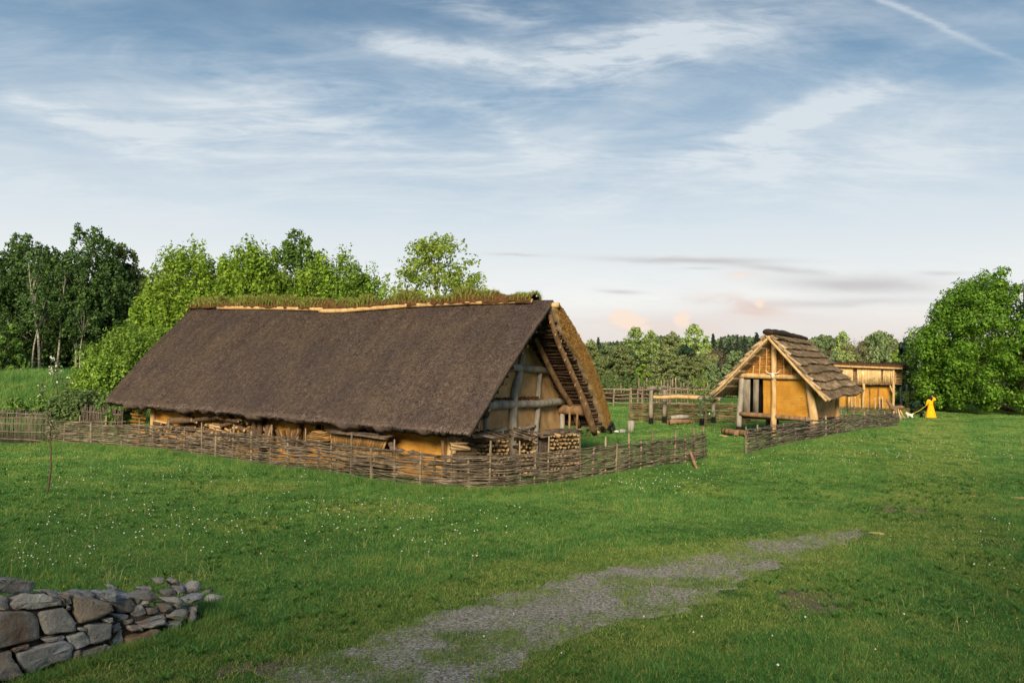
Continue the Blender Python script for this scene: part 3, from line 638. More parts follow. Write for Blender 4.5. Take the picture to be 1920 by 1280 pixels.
# woven end screen at the far corner
b = MB()
for k in range(16):
    w_ = .1 + k * .15; n = 14; q = np.linspace(0, 1, n)
    b.tube(G(-16.3 - 1.0 * q, 3.75 + .07 * np.sin(q * 9 + (k % 2) * PI), w_ + .02 * vnoise(q * 5, k)), .05, 6)
b.build('wattle_screen', M_wickb, lh)
# gable overhang: logs, rafters, laths
def uaxis(P, u0, u1):
    uu = ((P - G(0, 0, 0)) @ G.U) / (G.U @ G.U); return P + G.U * (u0 - uu), P + G.U * (u1 - uu)
pl_ = G.hit(911, 772, u=1.17); a_, c_ = uaxis(pl_, -1.0, 1.17); pole('purlin', a_, c_, .2, .21, M_dark, lh, 51, .02, 8, 14)
pr_ = G.hit(1101, 771, u=1.17); a_, c_ = uaxis(pr_, -1.0, 1.17); pole('purlin', a_, c_, .19, .21, M_brown, lh, 52, .03, 8, 14)
rp_ = G.hit(1043, 571, u=1.72); a_, c_ = uaxis(rp_, -.6, 1.72); pole('ridge_pole', a_, c_, .10, .10, M_pale, lh, 53, .02, 6, 10)
rp_ = G.hit(1024, 596, u=1.2); a_, c_ = uaxis(rp_, -.6, 1.2); pole('ridge_pole', a_, c_, .14, .15, M_dark, lh, 54, .02, 6, 10)
b = MB(); b.tube(curve([G.hit(1027, 580, u=1.45), G.hit(1046, 640, u=1.42), G.hit(1068, 690, u=1.4), G.hit(1094, 752, u=1.38), G.hit(1103, 777, u=1.36), G.hit(1115, 812, u=1.34)], 22), np.interp(np.linspace(0, 1, 22), [0, .6, .8, 1], [.085, .11, .15, .12]), 9); b.build('rafter', M_brown, lh, True)
b = MB(); b.tube(curve([G.hit(1004, 634, u=.5), G.hit(1020, 668, u=.5), G.hit(1036, 700, u=.5), G.hit(1052, 730, u=.5), G.hit(1071, 760, u=.5), G.hit(1086, 800, u=.5)], 18), logr(.09, .11, 18, .1, 3), 9); b.build('rafter', M_brown, lh, True)
nR_in = -nR
for k in range(36):
    t_ = .04 + .95 * k / 35; S0 = .085; thk = (.30 + .42 * min(1, t_ * 6) * (1 - .4 * t_))
    p1 = roofR(.004, t_) - nR * (thk + .05); p0 = roofR(S0, t_ + R.uniform(-.01, .01)) - nR * (thk + .05)
    b = MB(); P_ = logpath(p0, p1 - G.U * R.uniform(0, .12), 9, .035, k); b.tube(P_, logr(.085, .075, 9, .2, k), 7, True, .45); b.build('lath', M_lath, lh)
for k in range(17):       # lath ends showing under the near verge
    t_ = .06 + .92 * k / 16; thk = .24
    p1 = roofL(.006, t_) - nL * (thk + .05); p0 = roofL(.075, t_) - nL * (thk + .10)
    b = MB(); b.tube(logpath(p0, p1 + G.U * R.uniform(-.02, .12), 5, .02, k), .05, 6); b.build('lath', M_dark, lh)
b = MB()
for k in range(15):       # pale binding pegs on the rafters
    t_ = k / 14; px = 1030 + t_ * 66; py = 590 + t_ * 165; p = G.hit(px + 3 * (-1) ** k, py, u=1.5); b = MB(); b.tube([p, p + np.array([R.normal(0, .02), 0, -.09])], .011, 5); b.build('binding_peg', M_pale, lh)
pole('prop_pole', G.hit(1067, 772, u=.9), G.hit(1066, 812, u=.9), .045, .045, M_brown, lh, 61); pole('prop_pole', G.hit(1084, 774, u=1.0), G.hit(1082, 812, u=1.0), .045, .045, M_brown, lh, 62)
# foot stone under the rafter
def rock(name, label, cat, c, s, seed, m=None, group=None, parent=None):
    rg = np.random.default_rng(seed); nu, nv = 12, 8
    th = np.linspace(0, 2 * PI, nu, endpoint=False); ph = np.linspace(0, PI, nv)
    TH, PH = np.meshgrid(th, ph, indexing='ij'); d = np.stack([np.cos(TH) * np.sin(PH), np.sin(TH) * np.sin(PH), np.cos(PH)], -1)
    pl3 = rg.normal(0, 1, (8, 3)); pl3 /= np.linalg.norm(pl3, axis=1)[:, None]; of = rg.uniform(.42, .85, 8)
    r = np.min(np.where((d @ pl3.T) > .05, of / np.maximum(d @ pl3.T, .05), 9), -1); r = np.minimum(r, 1.15)
    V = (d * r[..., None]) * np.asarray(s); b = MB()
    V = V.reshape(-1, 3); i = np.arange(nu)[:, None]; j = np.arange(nv - 1)[None, :]
    q = np.stack([i * nv + j, i * nv + j + 1, ((i + 1) % nu) * nv + j + 1, ((i + 1) % nu) * nv + j], -1).reshape(-1, 4)
    a = rg.uniform(0, PI); rm = np.array([[math.cos(a), -math.sin(a), 0], [math.sin(a), math.cos(a), 0], [0, 0, 1]])
    b.add(V @ rm.T + np.asarray(c), q)
    if parent is not None: return b.build(name, m or M_stone, parent)
    return tag(b.build_at(name, m or M_stone, c), label, cat, group)
fs = G.hit(1117, 813, u=1.3); rock('foot_stone', 'reddish stone under the foot of the longhouse gable rafter', 'stone', fs, (.24, .18, .12), 3, M_split)

# ------------------------------------------------------------------ firewood at the gable
def log_mesh(kind, seed):
    rg = np.random.default_rng(seed); b = MB(); n = 8
    if kind == 'round': an = np.arange(9) * 2 * PI / 9; pr = np.stack([np.cos(an), np.sin(an)], 1) * rg.uniform(.85, 1.08, (9, 1))
    else:
        a = rg.uniform(.9, 1.7); an = np.linspace(-a / 2, a / 2, 5); pr = np.concatenate([[[-.75, 0]], np.stack([1.25 * np.cos(an) - .75 + .2, 1.25 * np.sin(an)], 1)]) * rg.uniform(.9, 1.1, (6, 1))
    m = len(pr); Ls = np.linspace(-.5, .5, 4); V = np.concatenate([np.stack([np.full(m, x), pr[:, 0] + rg.normal(0, .03), pr[:, 1] + rg.normal(0, .03)], 1) for x in Ls])
    i = np.arange(3)[:, None] * m; j = np.arange(m)[None, :]; k = (j + 1) % m
    b.add(V, np.stack([i + j, i + k, i + m + k, i + m + j], -1).reshape(-1, 4), np.array([list(range(m))[::-1]]), np.array([list(range(3 * m, 4 * m))]))
    me = np_mesh('firewood_log', np.concatenate(b.V), b.F, M_bark); me.materials.append(M_split)
    for f in me.polygons:
        if len(f.vertices) != 4 or (kind != 'round' and f.index % m in (0, m - 1)): f.material_index = 1
    return me
LOGS = [log_mesh('split', k) for k in range(5)] + [log_mesh('round', k + 20) for k in range(3)]
def put_log(c, axis, L, r, roll, label, group, which=None):
    me = LOGS[which if which is not None else R.integers(0, 8)]
    o = bpy.data.objects.new('firewood_log', me); COL.objects.link(o)
    x = Vector(axis).normalized(); z = Vector((0, 0, 1)); y = z.cross(x).normalized(); z = x.cross(y)
    M_ = Matrix(((x.x, y.x, z.x), (x.y, y.y, z.y), (x.z, y.z, z.z))).to_4x4() @ Matrix.Rotation(roll, 4, 'X') @ Matrix.Diagonal((L, r, r, 1))
    o.matrix_world = Matrix.Translation(Vector([float(v) for v in c])) @ M_
    return tag(o, label, 'firewood log', group)
AX = np.array([.42, -.90, 0.]); AX /= np.linalg.norm(AX); RUN = np.array([.90, .42, 0.])
def stack(px0, px1, pyt0, pyt1, Y0, r, rows, lab, grp, depth=.5):
    a_ = at(px0, 850, Y0); d1 = ray(px1, 850); tt = np.linalg.solve(np.array([[RUN[0], -d1[0]], [RUN[1], -d1[1]]]), -a_[:2] + CAMP[:2]); c_ = a_ + RUN * tt[0]
    n = max(2, int(round(tt[0] / (2 * r)))); ta, tc = at(px0, pyt0, a_[1]), at(px1, pyt1, c_[1])
    for i in range(n):
        f = (i + .5) / n; top = ta * (1 - f) + tc * f
        for k in range(rows):
            p = top - np.array([0, 0, r * 1.8 * (k + .6)]) + (RUN * tt[0] / n * .5 if k % 2 and i < n - 1 else 0) + R.normal(0, r * .10, 3)
            if p[2] < gz1(p[0], p[1]) + r * .6: continue
            put_log(p - AX * (depth / 2 + R.uniform(-.05, .04)), AX + R.normal(0, .03, 3), depth, r * R.uniform(.9, 1.15), R.uniform(0, 6.28), lab, grp, R.integers(0, 5) if R.uniform() < .8 else None)
stack(893, 957, 823, 823, 24.9, .075, 9, 'split log with pale cut end in the left gable stack, under tilted dark slabs', 'logs of the left gable stack', .6)
stack(976, 1009, 820, 820, 26.1, .075, 9, 'split log with pale cut end in the narrow middle gable stack', 'logs of the middle gable stack', .6)
stack(1031, 1089, 814, 811, 26.9, .078, 9, 'split log with pale cut end in the right gable stack beside the open lawn', 'logs of the right gable stack', .6)
for k in range(14):        # golden split logs lying lengthwise at the corner
    px = R.uniform(860, 888); py = 826 + (k % 7) * 5.2
    p = G.hit(px, py, u=.75); put_log(p, -G.U * .3 + G.V + R.normal(0, .08, 3), R.uniform(.6, .9), .075, R.uniform(0, 6), 'golden split log lying lengthwise by the longhouse corner post', 'lengthwise logs by the corner post')
def slab_thing(p0, p1, wd, th, label, cat='bark slab', nm='bark_slab', m=None, group=None, upd=(0, 0, 1)):
    b = MB(); p0, p1 = np.asarray(p0, float), np.asarray(p1, float); n = 7
    d = p1 - p0; u_ = d / np.linalg.norm(d); a = np.cross(u_, upd); a /= np.linalg.norm(a); c = np.cross(a, u_)
    q = np.linspace(0, 1, n); ctr = p0 + d * q[:, None] + c * (.02 * vnoise(q * 3, R.integers(99)))[:, None]
    half = wd / 2 * (1 + .15 * vnoise(q * 6, R.integers(99)))
    off = np.linspace(-1, 1, 5); T_ = ctr[:, None, :] + a * (off[None, :, None] * half[:, None, None]) + c * (th * (1 - .7 * off ** 2))[None, :, None]
    B_ = ctr[:, None, :] + a * (off[None, :, None] * half[:, None, None]) - c * (.015)
    b.slab(T_, B_); o = b.build_at(nm, m or M_slab, (p0 + p1) / 2); return tag(o, label, cat, group)
# slabs covering the stacks
for k, (x0, y0, x1, y1, uu) in enumerate([(886, 812, 930, 823, 1.3), (893, 810, 938, 821, 1.15), (902, 808, 947, 820, 1.0), (914, 807, 956, 818, .85)]):
    slab_thing(G.hit(x0, y0, u=uu - .35), G.hit(x1, y1, u=uu + .12), .26, .05, 'dark bark slab in the tilted cover of the left gable log stack', group='slabs over the left stack')
for k, (x0, y0, x1, y1, uu) in enumerate([(958, 806, 1009, 818, 1.3), (960, 810, 1000, 822, 1.42), (958, 816, 1003, 823, 1.45), (966, 803, 1013, 813, 1.0)]):
    slab_thing(G.hit(x0, y0, u=uu - .3), G.hit(x1, y1, u=uu + .1), .24, .045, 'grey-brown board in the sloping cover of the middle gable log stack', group='boards over the middle stack')
for k, (x0, y0, x1, y1, uu) in enumerate([(1012, 814, 1088, 812, 1.3), (1018, 810, 1084, 807, 1.05), (1030, 806, 1078, 804, .8), (1010, 820, 1062, 814, 1.4)]):
    slab_thing(G.hit(x0, y0, u=uu), G.hit(x1, y1, u=uu + .05), .3, .05, 'grey board laid flat on the right gable log stack', group='boards over the right stack')
for k in range(4):
    slab_thing(G.hit(1010, 824 + k * 7, u=1.30), G.hit(1034, 824 + k * 7, u=1.34), .18, .05, 'dark board stacked between the middle and the right gable log stacks', group='boards between the stacks', upd=G.U)
# ------------------------------------------------------------------ firewood and boards along the long wall
cnt = 0
for k in range(104):
    px = R.uniform(276, 494); lim = 783 + 6 * abs(math.sin(px * .05)) - (8 if px > 420 else 0) + (px - 280) * .01
    f = (k % 26) / 26; p = G.hit(px, lim + 4 + f * 44, v=4.12 - R.uniform(0, .15) - .25 * (1 - f))
    if p[2] < gz1(p[0], p[1]) + .06: continue
    L_ = R.uniform(.35, 1.1); end = R.uniform() < .38
    ax = (G.V + R.normal(0, .25, 3)) if end else (G.U + R.normal(0, .18, 3))
    put_log(p - (G.V * .2 if end else 0), ax, L_ if not end else .5, R.uniform(.055, .11), R.uniform(0, 6), 'split log in the jumbled pile along the longhouse wall', 'logs of the jumbled wall pile')
for (x0, y0, x1, y1, r_) in [(318, 789, 362, 786, .13), (343, 777, 370, 792, .07), (412, 784, 448, 790, .06), (366, 787, 410, 781, .09)]:
    p0, p1 = G.hit(x0, y0, v=4.1), G.hit(x1, y1, v=4.1); put_log((p0 + p1) / 2, p1 - p0, np.linalg.norm(p1 - p0), r_, 1.0, 'long log lying on top of the jumbled wall pile', 'long logs on the wall pile', 6)
for k, (px, lo, hi, tilt) in enumerate([(478, 815, 780, 0), (487, 818, 782, .1), (484, 818, 800, -.1), (500, 818, 796, .15)]):
    p0, p1 = G.hit(px, lo, v=4.1), G.hit(px + 14 * tilt, hi, v=4.0); put_log((p0 + p1) / 2 - np.array([0, 0, .2]), p1 - p0, np.linalg.norm(p1 - p0) + .4, .11, k, 'thick log standing upright at the right end of the wall pile', 'upright logs at the wall', 5 + k % 3)
for k in range(5):
    p = G.hit(527 + k * 7, 814 + (k % 2) * 4, v=4.1); put_log(p - np.array([0, 0, .15]), np.array([.25 * (k - 2), .1, 1]), .75, .10, k, 'short log stood on end against the ochre wall', 'logs stood on end', k % 8)
M_shing = mat('split_shingle', [h('75593a'), h('957446'), h('ad8a58')], 6, (1, 1, .4), bump=.4, objvar=.3, fine=.2)
for row, (xa, xb, yt, n, sl) in enumerate([(622, 716, 812, 34, .25), (632, 730, 842, 28, .1)]):
    for k in range(n):
        f = k / (n - 1); px = xa + (xb - xa) * f; lean = sl * (f * 1.6 - .3) + R.normal(0, .03)
        p0 = G.hit(px, yt + 24 + f * 8, v=4.3 - row * .1); top = p0 + np.array([0, 0, .52 - .08 * f]) + G.U * (lean * .6)
        b = MB(); b.plank(p0, top, .022, .12, G.U); o = b.build_at('wooden_shingle', M_shing, p0)
        b2 = np.array(o.location); tag(o, 'thin split shingle standing on edge in the %s row by the longhouse wall' % ('upper' if row == 0 else 'lower'), 'shingle', 'shingles on edge in the %s row' % ('upper' if row == 0 else 'lower'))
for k in range(5):
    slab_thing(G.hit(578 + k * 3, 822 - k * 3.4, v=4.2), G.hit(622 - k * 2, 826 - k * 3.6, v=4.3), .34, .04, 'pale split slab in the pile left of the standing shingles', 'wooden slab', 'wooden_slab', M_shing, 'pale slabs left of the shingles')
for k in range(3):
    slab_thing(G.hit(613 + k * 3, 806 + k * 1.5, v=4.3 + .1 * k), G.hit(738 - k * 6, 817 + k * 3, v=4.25 + .1 * k), .25, .03, 'long dark board laid over the standing shingles', 'board', 'wooden_board', M_slab, 'boards over the shingles')
for k, (x0, y0, x1, y1) in enumerate([(742, 840, 756, 846), (770, 846, 780, 849), (733, 830, 738, 846)]):
    slab_thing(G.hit(x0, y0, v=4.2), G.hit(x1, y1, v=4.3), .2, .05, ['dark slab on the ground behind the fence at the yellow wall', 'small block lying at the yellow wall', 'short board propped at the end of the shingle rows'][k], 'wooden slab', 'wooden_slab')
for k, (x0, y0, x1, y1) in enumerate([(501, 818, 509, 796), (556, 826, 562, 792)]):
    p0, p1 = G.hit(x0, y0, v=4.25), G.hit(x1, y1, v=3.9); pb = MB(); pb.tube(logpath(p0 - np.array([0, 0, .4]), p1, 6, .02, k), .05, 7)
    tag(pb.build_at('leaning_pole', M_brown, p0 - np.array([0, 0, .4])), ['grey split pole leaning on the wall right of the log pile', 'thin dark pole leaning on the wall left of the shingles'][k], 'pole')
# ------------------------------------------------------------------ wattle fences
def path_len(P): return np.concatenate([[0], np.cumsum(np.linalg.norm(np.diff(P, axis=0), axis=1))])
def wattle(label, nodes, heights, stakes, mats, stake_r=.045, rows=24, br=.014, seed=1, thick=.05, loose=14, name='wattle_fence', gap=(0, 0), group=None):
    """nodes: ground points; heights: weave height at each; stakes: list of (fraction, rise above the weave)"""
    rg = np.random.default_rng(seed)
    C = curve(np.array(nodes), 160); C[:, 2] = gz(C[:, 0], C[:, 1]); S = path_len(C); Ltot = S[-1]
    S0 = path_len(np.array(nodes)); hs = lambda s: np.interp(s / Ltot, S0 / S0[-1], heights)
    pos = lambda s: np.stack([np.interp(s, S, C[:, k]) for k in range(3)], -1)
    def nor(s): d = pos(s + .2) - pos(s - .2); d[..., 2] = 0; d /= np.linalg.norm(d, axis=-1, keepdims=True) + 1e-9; return np.stack([d[..., 1], -d[..., 0], 0 * d[..., 0]], -1)
    root = thing(name, label, 'wattle fence', pos(np.array([Ltot / 2]))[0], group)
    ss = sorted([(f * Ltot, r) for f, r in stakes])
    sp = Ltot / max(1, len(ss) - 1)
    b = MB()
    for row in range(rows):
        zf = (row + .5) / rows; s = -rg.uniform(0, 1.5)
        while s < Ltot:
            L = rg.uniform(1.6, 4.0); e = min(s + L, Ltot + rg.uniform(0, .12)); a = max(s, -rg.uniform(0, .12))
            if e - a > .5:
                n = max(4, int((e - a) / .16)); q = np.linspace(a, e, n); qc = np.clip(q, 0, Ltot)
                P = pos(qc); N = nor(qc)
                if e > Ltot: P[-1] += (pos(np.array([Ltot])) - pos(np.array([Ltot - .3])))[0] / .3 * (e - Ltot)
                ph = (row % 2) * PI + rg.uniform(-.25, .25); side = np.sin(q / sp * PI + ph) * thick * rg.uniform(.7, 1.5)
                zz = zf * hs(qc) + .035 * vnoise(q * .9, row * 7 + seed) + .035 * vnoise(q * .35 + 9, seed) + rg.normal(0, .03) + (q - a) * rg.normal(0, .022) + .02 * vnoise(q * 2.2, row * 3 + int(s * 7) % 50)
                P = P + N * (side[:, None] + .03); P[:, 2] += np.maximum(zz, .02)
                r0 = br * rg.uniform(.65, 1.5); b.tube(P, np.linspace(r0, r0 * rg.uniform(.35, .8), n), 5)
            s = e + rg.uniform(-.35, .05)
    for k in range(loose):      # stray rods
        s = rg.uniform(.3, Ltot - 1.2); L = rg.uniform(.5, 1.3); n = 6; q = np.linspace(s, s + L, n)
        P = pos(q) + nor(q) * (np.linspace(.05, .13, n) * rg.choice([-1, 1]))[:, None]; z0 = rg.uniform(.1, 1.0) * hs(s); P[:, 2] += z0 + np.linspace(0, rg.normal(.03, .12), n) + .02
        b.tube(P, np.linspace(br, br * .5, n), 5)
    b.build('weave', mats[0], root)
    for k, (s, rise) in enumerate(ss):
        s_ = np.array([min(max(s, .02), Ltot - .02)]); p = pos(s_)[0]; H_ = float(hs(s_[0])) + rise; r = stake_r * rg.uniform(.75, 1.25)
        b = MB(); b.tube(logpath(p - np.array([0, 0, .15]), p + np.array([rg.normal(0, .03), rg.normal(0, .03), H_]), 6, .015, k), np.array([1, 1, 1, 1, .95, .7]) * r, 7); b.build('stake', mats[1], root)
    return root
def px_nodes(lst): return [np.array([*at(px, 800, Y)[:2], 0]) for px, Y in lst]
def frac_of(nodes, pxs):
    C = curve(np.array(nodes), 300); C[:, 2] = gz(C[:, 0], C[:, 1]); S = path_len(C); X = np.array([proj(p)[0] for p in C]); return [float(np.interp(x, X, S / S[-1])) for x in pxs]
nd = px_nodes([(88, 33.4), (195, 32.3), (265, 31.2), (400, 29.2), (520, 26.3), (620, 25.1), (700, 24.1), (790, 23.55), (860, 23.4), (930, 23.5), (1000, 24.0), (1085, 24.7), (1160, 25.7), (1240, 27.4), (1322, 29.4)])
hts = [1.08, 1.05, 1.1, 1.12, 1.15, 1.12, 1.14, 1.12, 1.12, 1.12, 1.14, 1.12, 1.12, 1.1, 1.12]
tall = [(92, .1), (147, .28), (195, .32), (260, .22), (312, .2), (378, .26), (436, .3), (472, .15), (507, .4), (572, .36), (620, .1), (658, .4), (739, .33), (847, .12), (917, .45), (975, .42), (1026, .5), (1088, .5), (1135, .28), (1178, .3), (1225, .3), (1263, .26), (1303, .28), (1321, .28)]
small = [(x, -.08 + .12 * R.uniform()) for x in (120, 172, 228, 286, 345, 405, 540, 596, 698, 788, 815, 880, 945, 1000, 1110, 1153, 1200, 1245, 1284)]
st = [(f, r) for f, (x, r) in zip(frac_of(nd, [x for x, _ in tall + small]), tall + small)]
wattle('long curving wattle fence with grey stakes wrapped round the thatched longhouse', nd, hts, st, (M_wick, M_stake), seed=3, rows=52, br=.0148, stake_r=.04, loose=30)
nd2 = px_nodes([(1399, 30.5), (1460, 33.2), (1529, 36.2), (1598, 41), (1640, 44), (1684, 47.2)])
st2 = [(1400, .12), (1420, .1), (1447, .2), (1470, .05), (1492, .05), (1515, .2), (1547, .15), (1570, .0), (1585, .25), (1600, .25), (1620, .12), (1640, .1), (1660, .15), (1682, .2)]
st2 = [(f, r) for f, (x, r) in zip(frac_of(nd2, [x for x, _ in st2]), st2)]
wattle('dense dark wattle fence running past the small raised hut on the right', nd2, [1.08, 1.02, 1.02, 1.0, .95, .95], st2, (M_wickd, M_stake), seed=8, rows=36, br=.02, loose=10, thick=.06)
nd3 = px_nodes([(1684, 47.6), (1650, 50.5), (1618, 51.5), (1575, 51)])[::-1]
st3 = [(f, .25) for f in (.02, .2, .36, .5, .62, .8, .95)]
wattle('short low wattle run behind the dark fence, right of the hut roof', nd3, [1.15] * 4, st3, (M_wickd, M_stake), seed=9, rows=18, br=.018, loose=0)
nd4 = px_nodes([(1181, 50.5), (1240, 50.8), (1300, 50.5), (1350, 50), (1420, 48.5)])
st4 = [(f, .1 + .6 * (f < .25)) for f in np.linspace(0, 1, 11)]
wattle('thin see-through wattle fence behind the timber frames in the yard', nd4, [1.2] * 5, st4, (mat('faded_wicker', [h('4e4332'), h('6d5e46'), h('857455')], 4, island=.4, bump=0), M_stake), seed=12, rows=30, br=.030, loose=0)
# upright reed fence at the far left
def reed_fence(label, p0, p1, H_, n, rails, seed, group=None):
    rg = np.random.default_rng(seed); root = thing('reed_fence', label, 'reed fence', (p0 + p1) / 2, group); b = MB()
    for k in range(n):
        f = (k + rg.uniform(-.3, .3)) / n; p = p0 * (1 - f) + p1 * f; p[2] = gz1(p[0], p[1]); b.tube([p, p + np.array([rg.normal(0, .03), rg.normal(0, .03), H_ * rg.uniform(.8, 1.12)])], .011, 4)
    b.build('reeds', M_wickd, root)
    for z in rails:
        q = np.linspace(0, 1, 14)[:, None]; P = p0 * (1 - q) + p1 * q; P[:, 2] = gz(P[:, 0], P[:, 1]) + z + .03 * vnoise(q[:, 0] * 6, int(z * 50)); P[:, 1] -= .03
        b = MB(); b.tube(P, .024, 6); b.build('rail', M_wickd, root)
reed_fence('dark upright reed fence with horizontal rails at the left edge', on(-160, 34.5), on(98, 33.6), 1.42, 210, (.15, .5, .85, 1.1, 1.3), 3)
reed_fence('low reddish brushwood fence at the foot of the grassy bank', on(128, 38), on(232, 36.6), 1.1, 110, (.3, .85), 4)
# rail fences in the back field
def rail_fence(label, pts, H_, rails, seed, m=M_brown, r=.05, group=None):
    rg = np.random.default_rng(seed); root = thing('rail_fence', label, 'rail fence', pts[0], group)
    for p in pts:
        b = MB(); q = np.array(p); b.tube(logpath(q - [0, 0, .1], q + np.array([rg.normal(0, .04), 0, H_ * rg.uniform(.95, 1.2)]), 5, .02, seed), r * 1.5, 6); b.build('post', m, root)
    for z in rails:
        for a, c in zip(pts[:-1], pts[1:]):
            b = MB(); P = logpath(np.array(a) + [0, -.06, z + rg.normal(0, .05)], np.array(c) + [0, -.06, z + rg.normal(0, .05)], 6, .06, int(rg.integers(99))); b.tube(P, r * rg.uniform(.7, 1.1), 6); b.build('rail', m, root)
rail_fence('weathered four-rail field fence between the two houses', [on(x, 74) for x in (1090, 1150, 1184, 1196, 1206, 1236, 1256, 1290, 1330)], 1.75, (.35, .8, 1.2, 1.6), 4, M_stake, .06)
rail_fence('long low rail fence along the foot of the distant wood', [on(x, 92) for x in (1085, 1125, 1165, 1200, 1245, 1290, 1340, 1390)], 1.5, (.6, 1.2), 6, M_stake, .06)
pk = [on(x, 84 + (k % 3)) for k, x in enumerate((1198, 1208, 1213, 1231, 1240, 1245, 1252, 1258, 1262, 1268, 1278, 1283, 1290, 1302, 1320, 1328))]
rail_fence('ragged picket of uneven stakes in the field behind the timber frames', pk, 2.2, (.7, 1.6), 7, M_stake, .05)
rail_fence('grey post and rail paling beyond the long pile house, by the big bush', [on(x, 80) for x in (1690, 1702, 1714, 1726, 1740)], 2.0, (.8, 1.5), 9, M_grey, .07)
b = MB()
for k in range(60):
    c = on(R.uniform(1130, 1165), 83) + np.array([0, R.normal(0, .5), R.uniform(.2, 1.0)]); d = R.normal(0, 1, 3) * np.array([1, .5, .15]); b.tube([c - d, c + d], .035, 5)
tag(b.build_at('brushwood_heap', M_dark, on(1147, 83)), 'heap of dark brushwood in the field beyond the rail fence', 'brushwood heap')
b = MB()
for k in range(60):
    c = on(R.uniform(1196, 1222), 77) + np.array([0, R.normal(0, .4), R.uniform(.6, 1.5)]); d = R.normal(0, .7, 3) * np.array([1, .5, .2]); b.tube([c - d, c + d], .035, 5)
tag(b.build_at('brushwood_heap', M_dark, on(1210, 77)), 'rust-brown heap of branches behind the left timber frame', 'brushwood heap')

# ------------------------------------------------------------------ timber frames and yard things
def yard_post(root, p, H_, r, seed, mm=None):
    mm = mm or GY
    b = MB(); b.tube(logpath(p + np.array([0, 0, .42]), p + np.array([0, 0, H_]), 7, .03, seed), logr(r, r * .95, 7, .08, seed), 9); q = b.build('post', mm, root, True)
    b = MB(); b.tube(logpath(p + np.array([0, 0, -.1]), p + np.array([0, 0, .425]), 4, .01, seed), r * 1.06, 9); b.build('charred_foot', M_char, q)
fa, fb = on(1221, 48.5), on(1246, 49.6)
GY = mat('aged_timber', [h('5f584e'), h('7a7266'), h('938a7c')], 5, (1, 1, .25), bump=.6, bscale=30, fine=.2)
fr = thing('timber_frame', 'two grey posts with charred feet carrying a short crooked log', 'timber frame', (fa + fb) / 2)
yard_post(fr, fa, 2.15, .135, 1); yard_post(fr, fb, 2.1, .14, 2)
b = MB(); b.tube(curve([fa + [-.25, 0, 2.2], fa + [.1, 0, 2.3], (fa + fb) / 2 + [0, 0, 2.12], fb + [0, 0, 2.3], fb + [.1, 0, 2.25]], 14), logr(.14, .12, 14, .1, 3), 9); b.build('crossbar', GY, fr, True)
fc, fd = on(1316, 47.3), on(1338, 48.8)
fr = thing('timber_frame', 'two grey posts holding the right end of a long pale pole, beside a sapling', 'timber frame', (fc + fd) / 2)
yard_post(fr, fc, 1.55, .13, 4); yard_post(fr, fd, 1.5, .13, 5)
b = MB(); b.tube(logpath(fa + [.1, .16, 1.75], fd + [.35, -.2, 1.6], 14, .05, 8), logr(.10, .15, 14, .08, 6), 8); tag(b.build_at('long_pole', M_pale, fa), 'long pale pole lying across both timber frames', 'pole')
b = MB(); b.tube(logpath(fc + [-.2, 0, 1.62], fd + [.5, 0, 1.66], 8, .04, 9), .12, 8); tag(b.build_at('crossbar_log', M_grey, fc), 'short grey log laid over the posts beside the raised hut', 'log')
for k, (x0, x1, dz, Y, r) in enumerate([(1252, 1300, .15, 48.5, .17), (1256, 1294, .18, 48.0, .16), (1258, 1290, .46, 48.3, .14)]):
    b = MB(); b.tube(logpath(on(x0, Y, dz), on(x1, Y + .3, dz), 8, .03, k), logr(r, r * .9, 8, .1, k), 9)
    tag(b.build_at('squared_log', M_grey if k == 2 else M_brown, on(x0, Y)), ['longest log at the back of the low log stack in the yard', 'front log of the low log stack in the yard', 'pale log on top of the low log stack in the yard'][k], 'log')
sp_ = on(1183, 43.8); b = MB(); b.tube([sp_ + [0, 0, -.05], sp_ + [0, 0, .3], sp_ + [0, 0, .6]], np.array([.21, .195, .19]), 12); tag(b.build_at('chopping_block', M_grey, sp_), 'grey upright tree stump standing alone on the lawn', 'stump')
for k, (x0, x1, Y) in enumerate([(1357, 1381, 40.5), (1362, 1384, 40.0), (1384, 1402, 39.4)]):
    b = MB(); b.tube(logpath(on(x0, Y + .5, .2), on(x1, Y - .5, .17), 7, .02, k), logr(.17, .16, 7, .1, k + 3), 9); tag(b.build_at('bark_log', M_brown, on(x0, Y)), ['thick bark log on the grass left of the hut post', 'second bark log against the foot of the hut post', 'log under the raised hut floor'][k], 'log')
slab_thing(on(1349, 40, .03), on(1363, 39.6, .04), .2, .03, 'pale wood chip slab in front of the bark logs', 'wooden slab', 'wooden_slab', M_pale)
p0, p1 = on(1308, 27.6, -.02), on(1294, 28.2, .62)
slab_thing(p0, p1, .10, .02, 'narrow brown board leaning on the outer wattle fence near its right end', 'board', 'wooden_board', M_brown, upd=(0, -1, 0))
# bench behind the gable
bc0, bc1 = on(1052, 38.5), on(1108, 40.5); bn = thing('plank_bench', 'pale plank bench under the far eave of the longhouse', 'bench', (bc0 + bc1) / 2)
b = MB(); b.plank(bc0 + [0, 0, .42], bc1 + [0, 0, .42], .34, .06); b.build('seat', M_pale, bn)
for f in (.1, .9):
    p = bc0 * (1 - f) + bc1 * f; b = MB(); b.tube([p, p + [0, 0, .39]], .07, 7); b.build('leg', M_brown, bn)

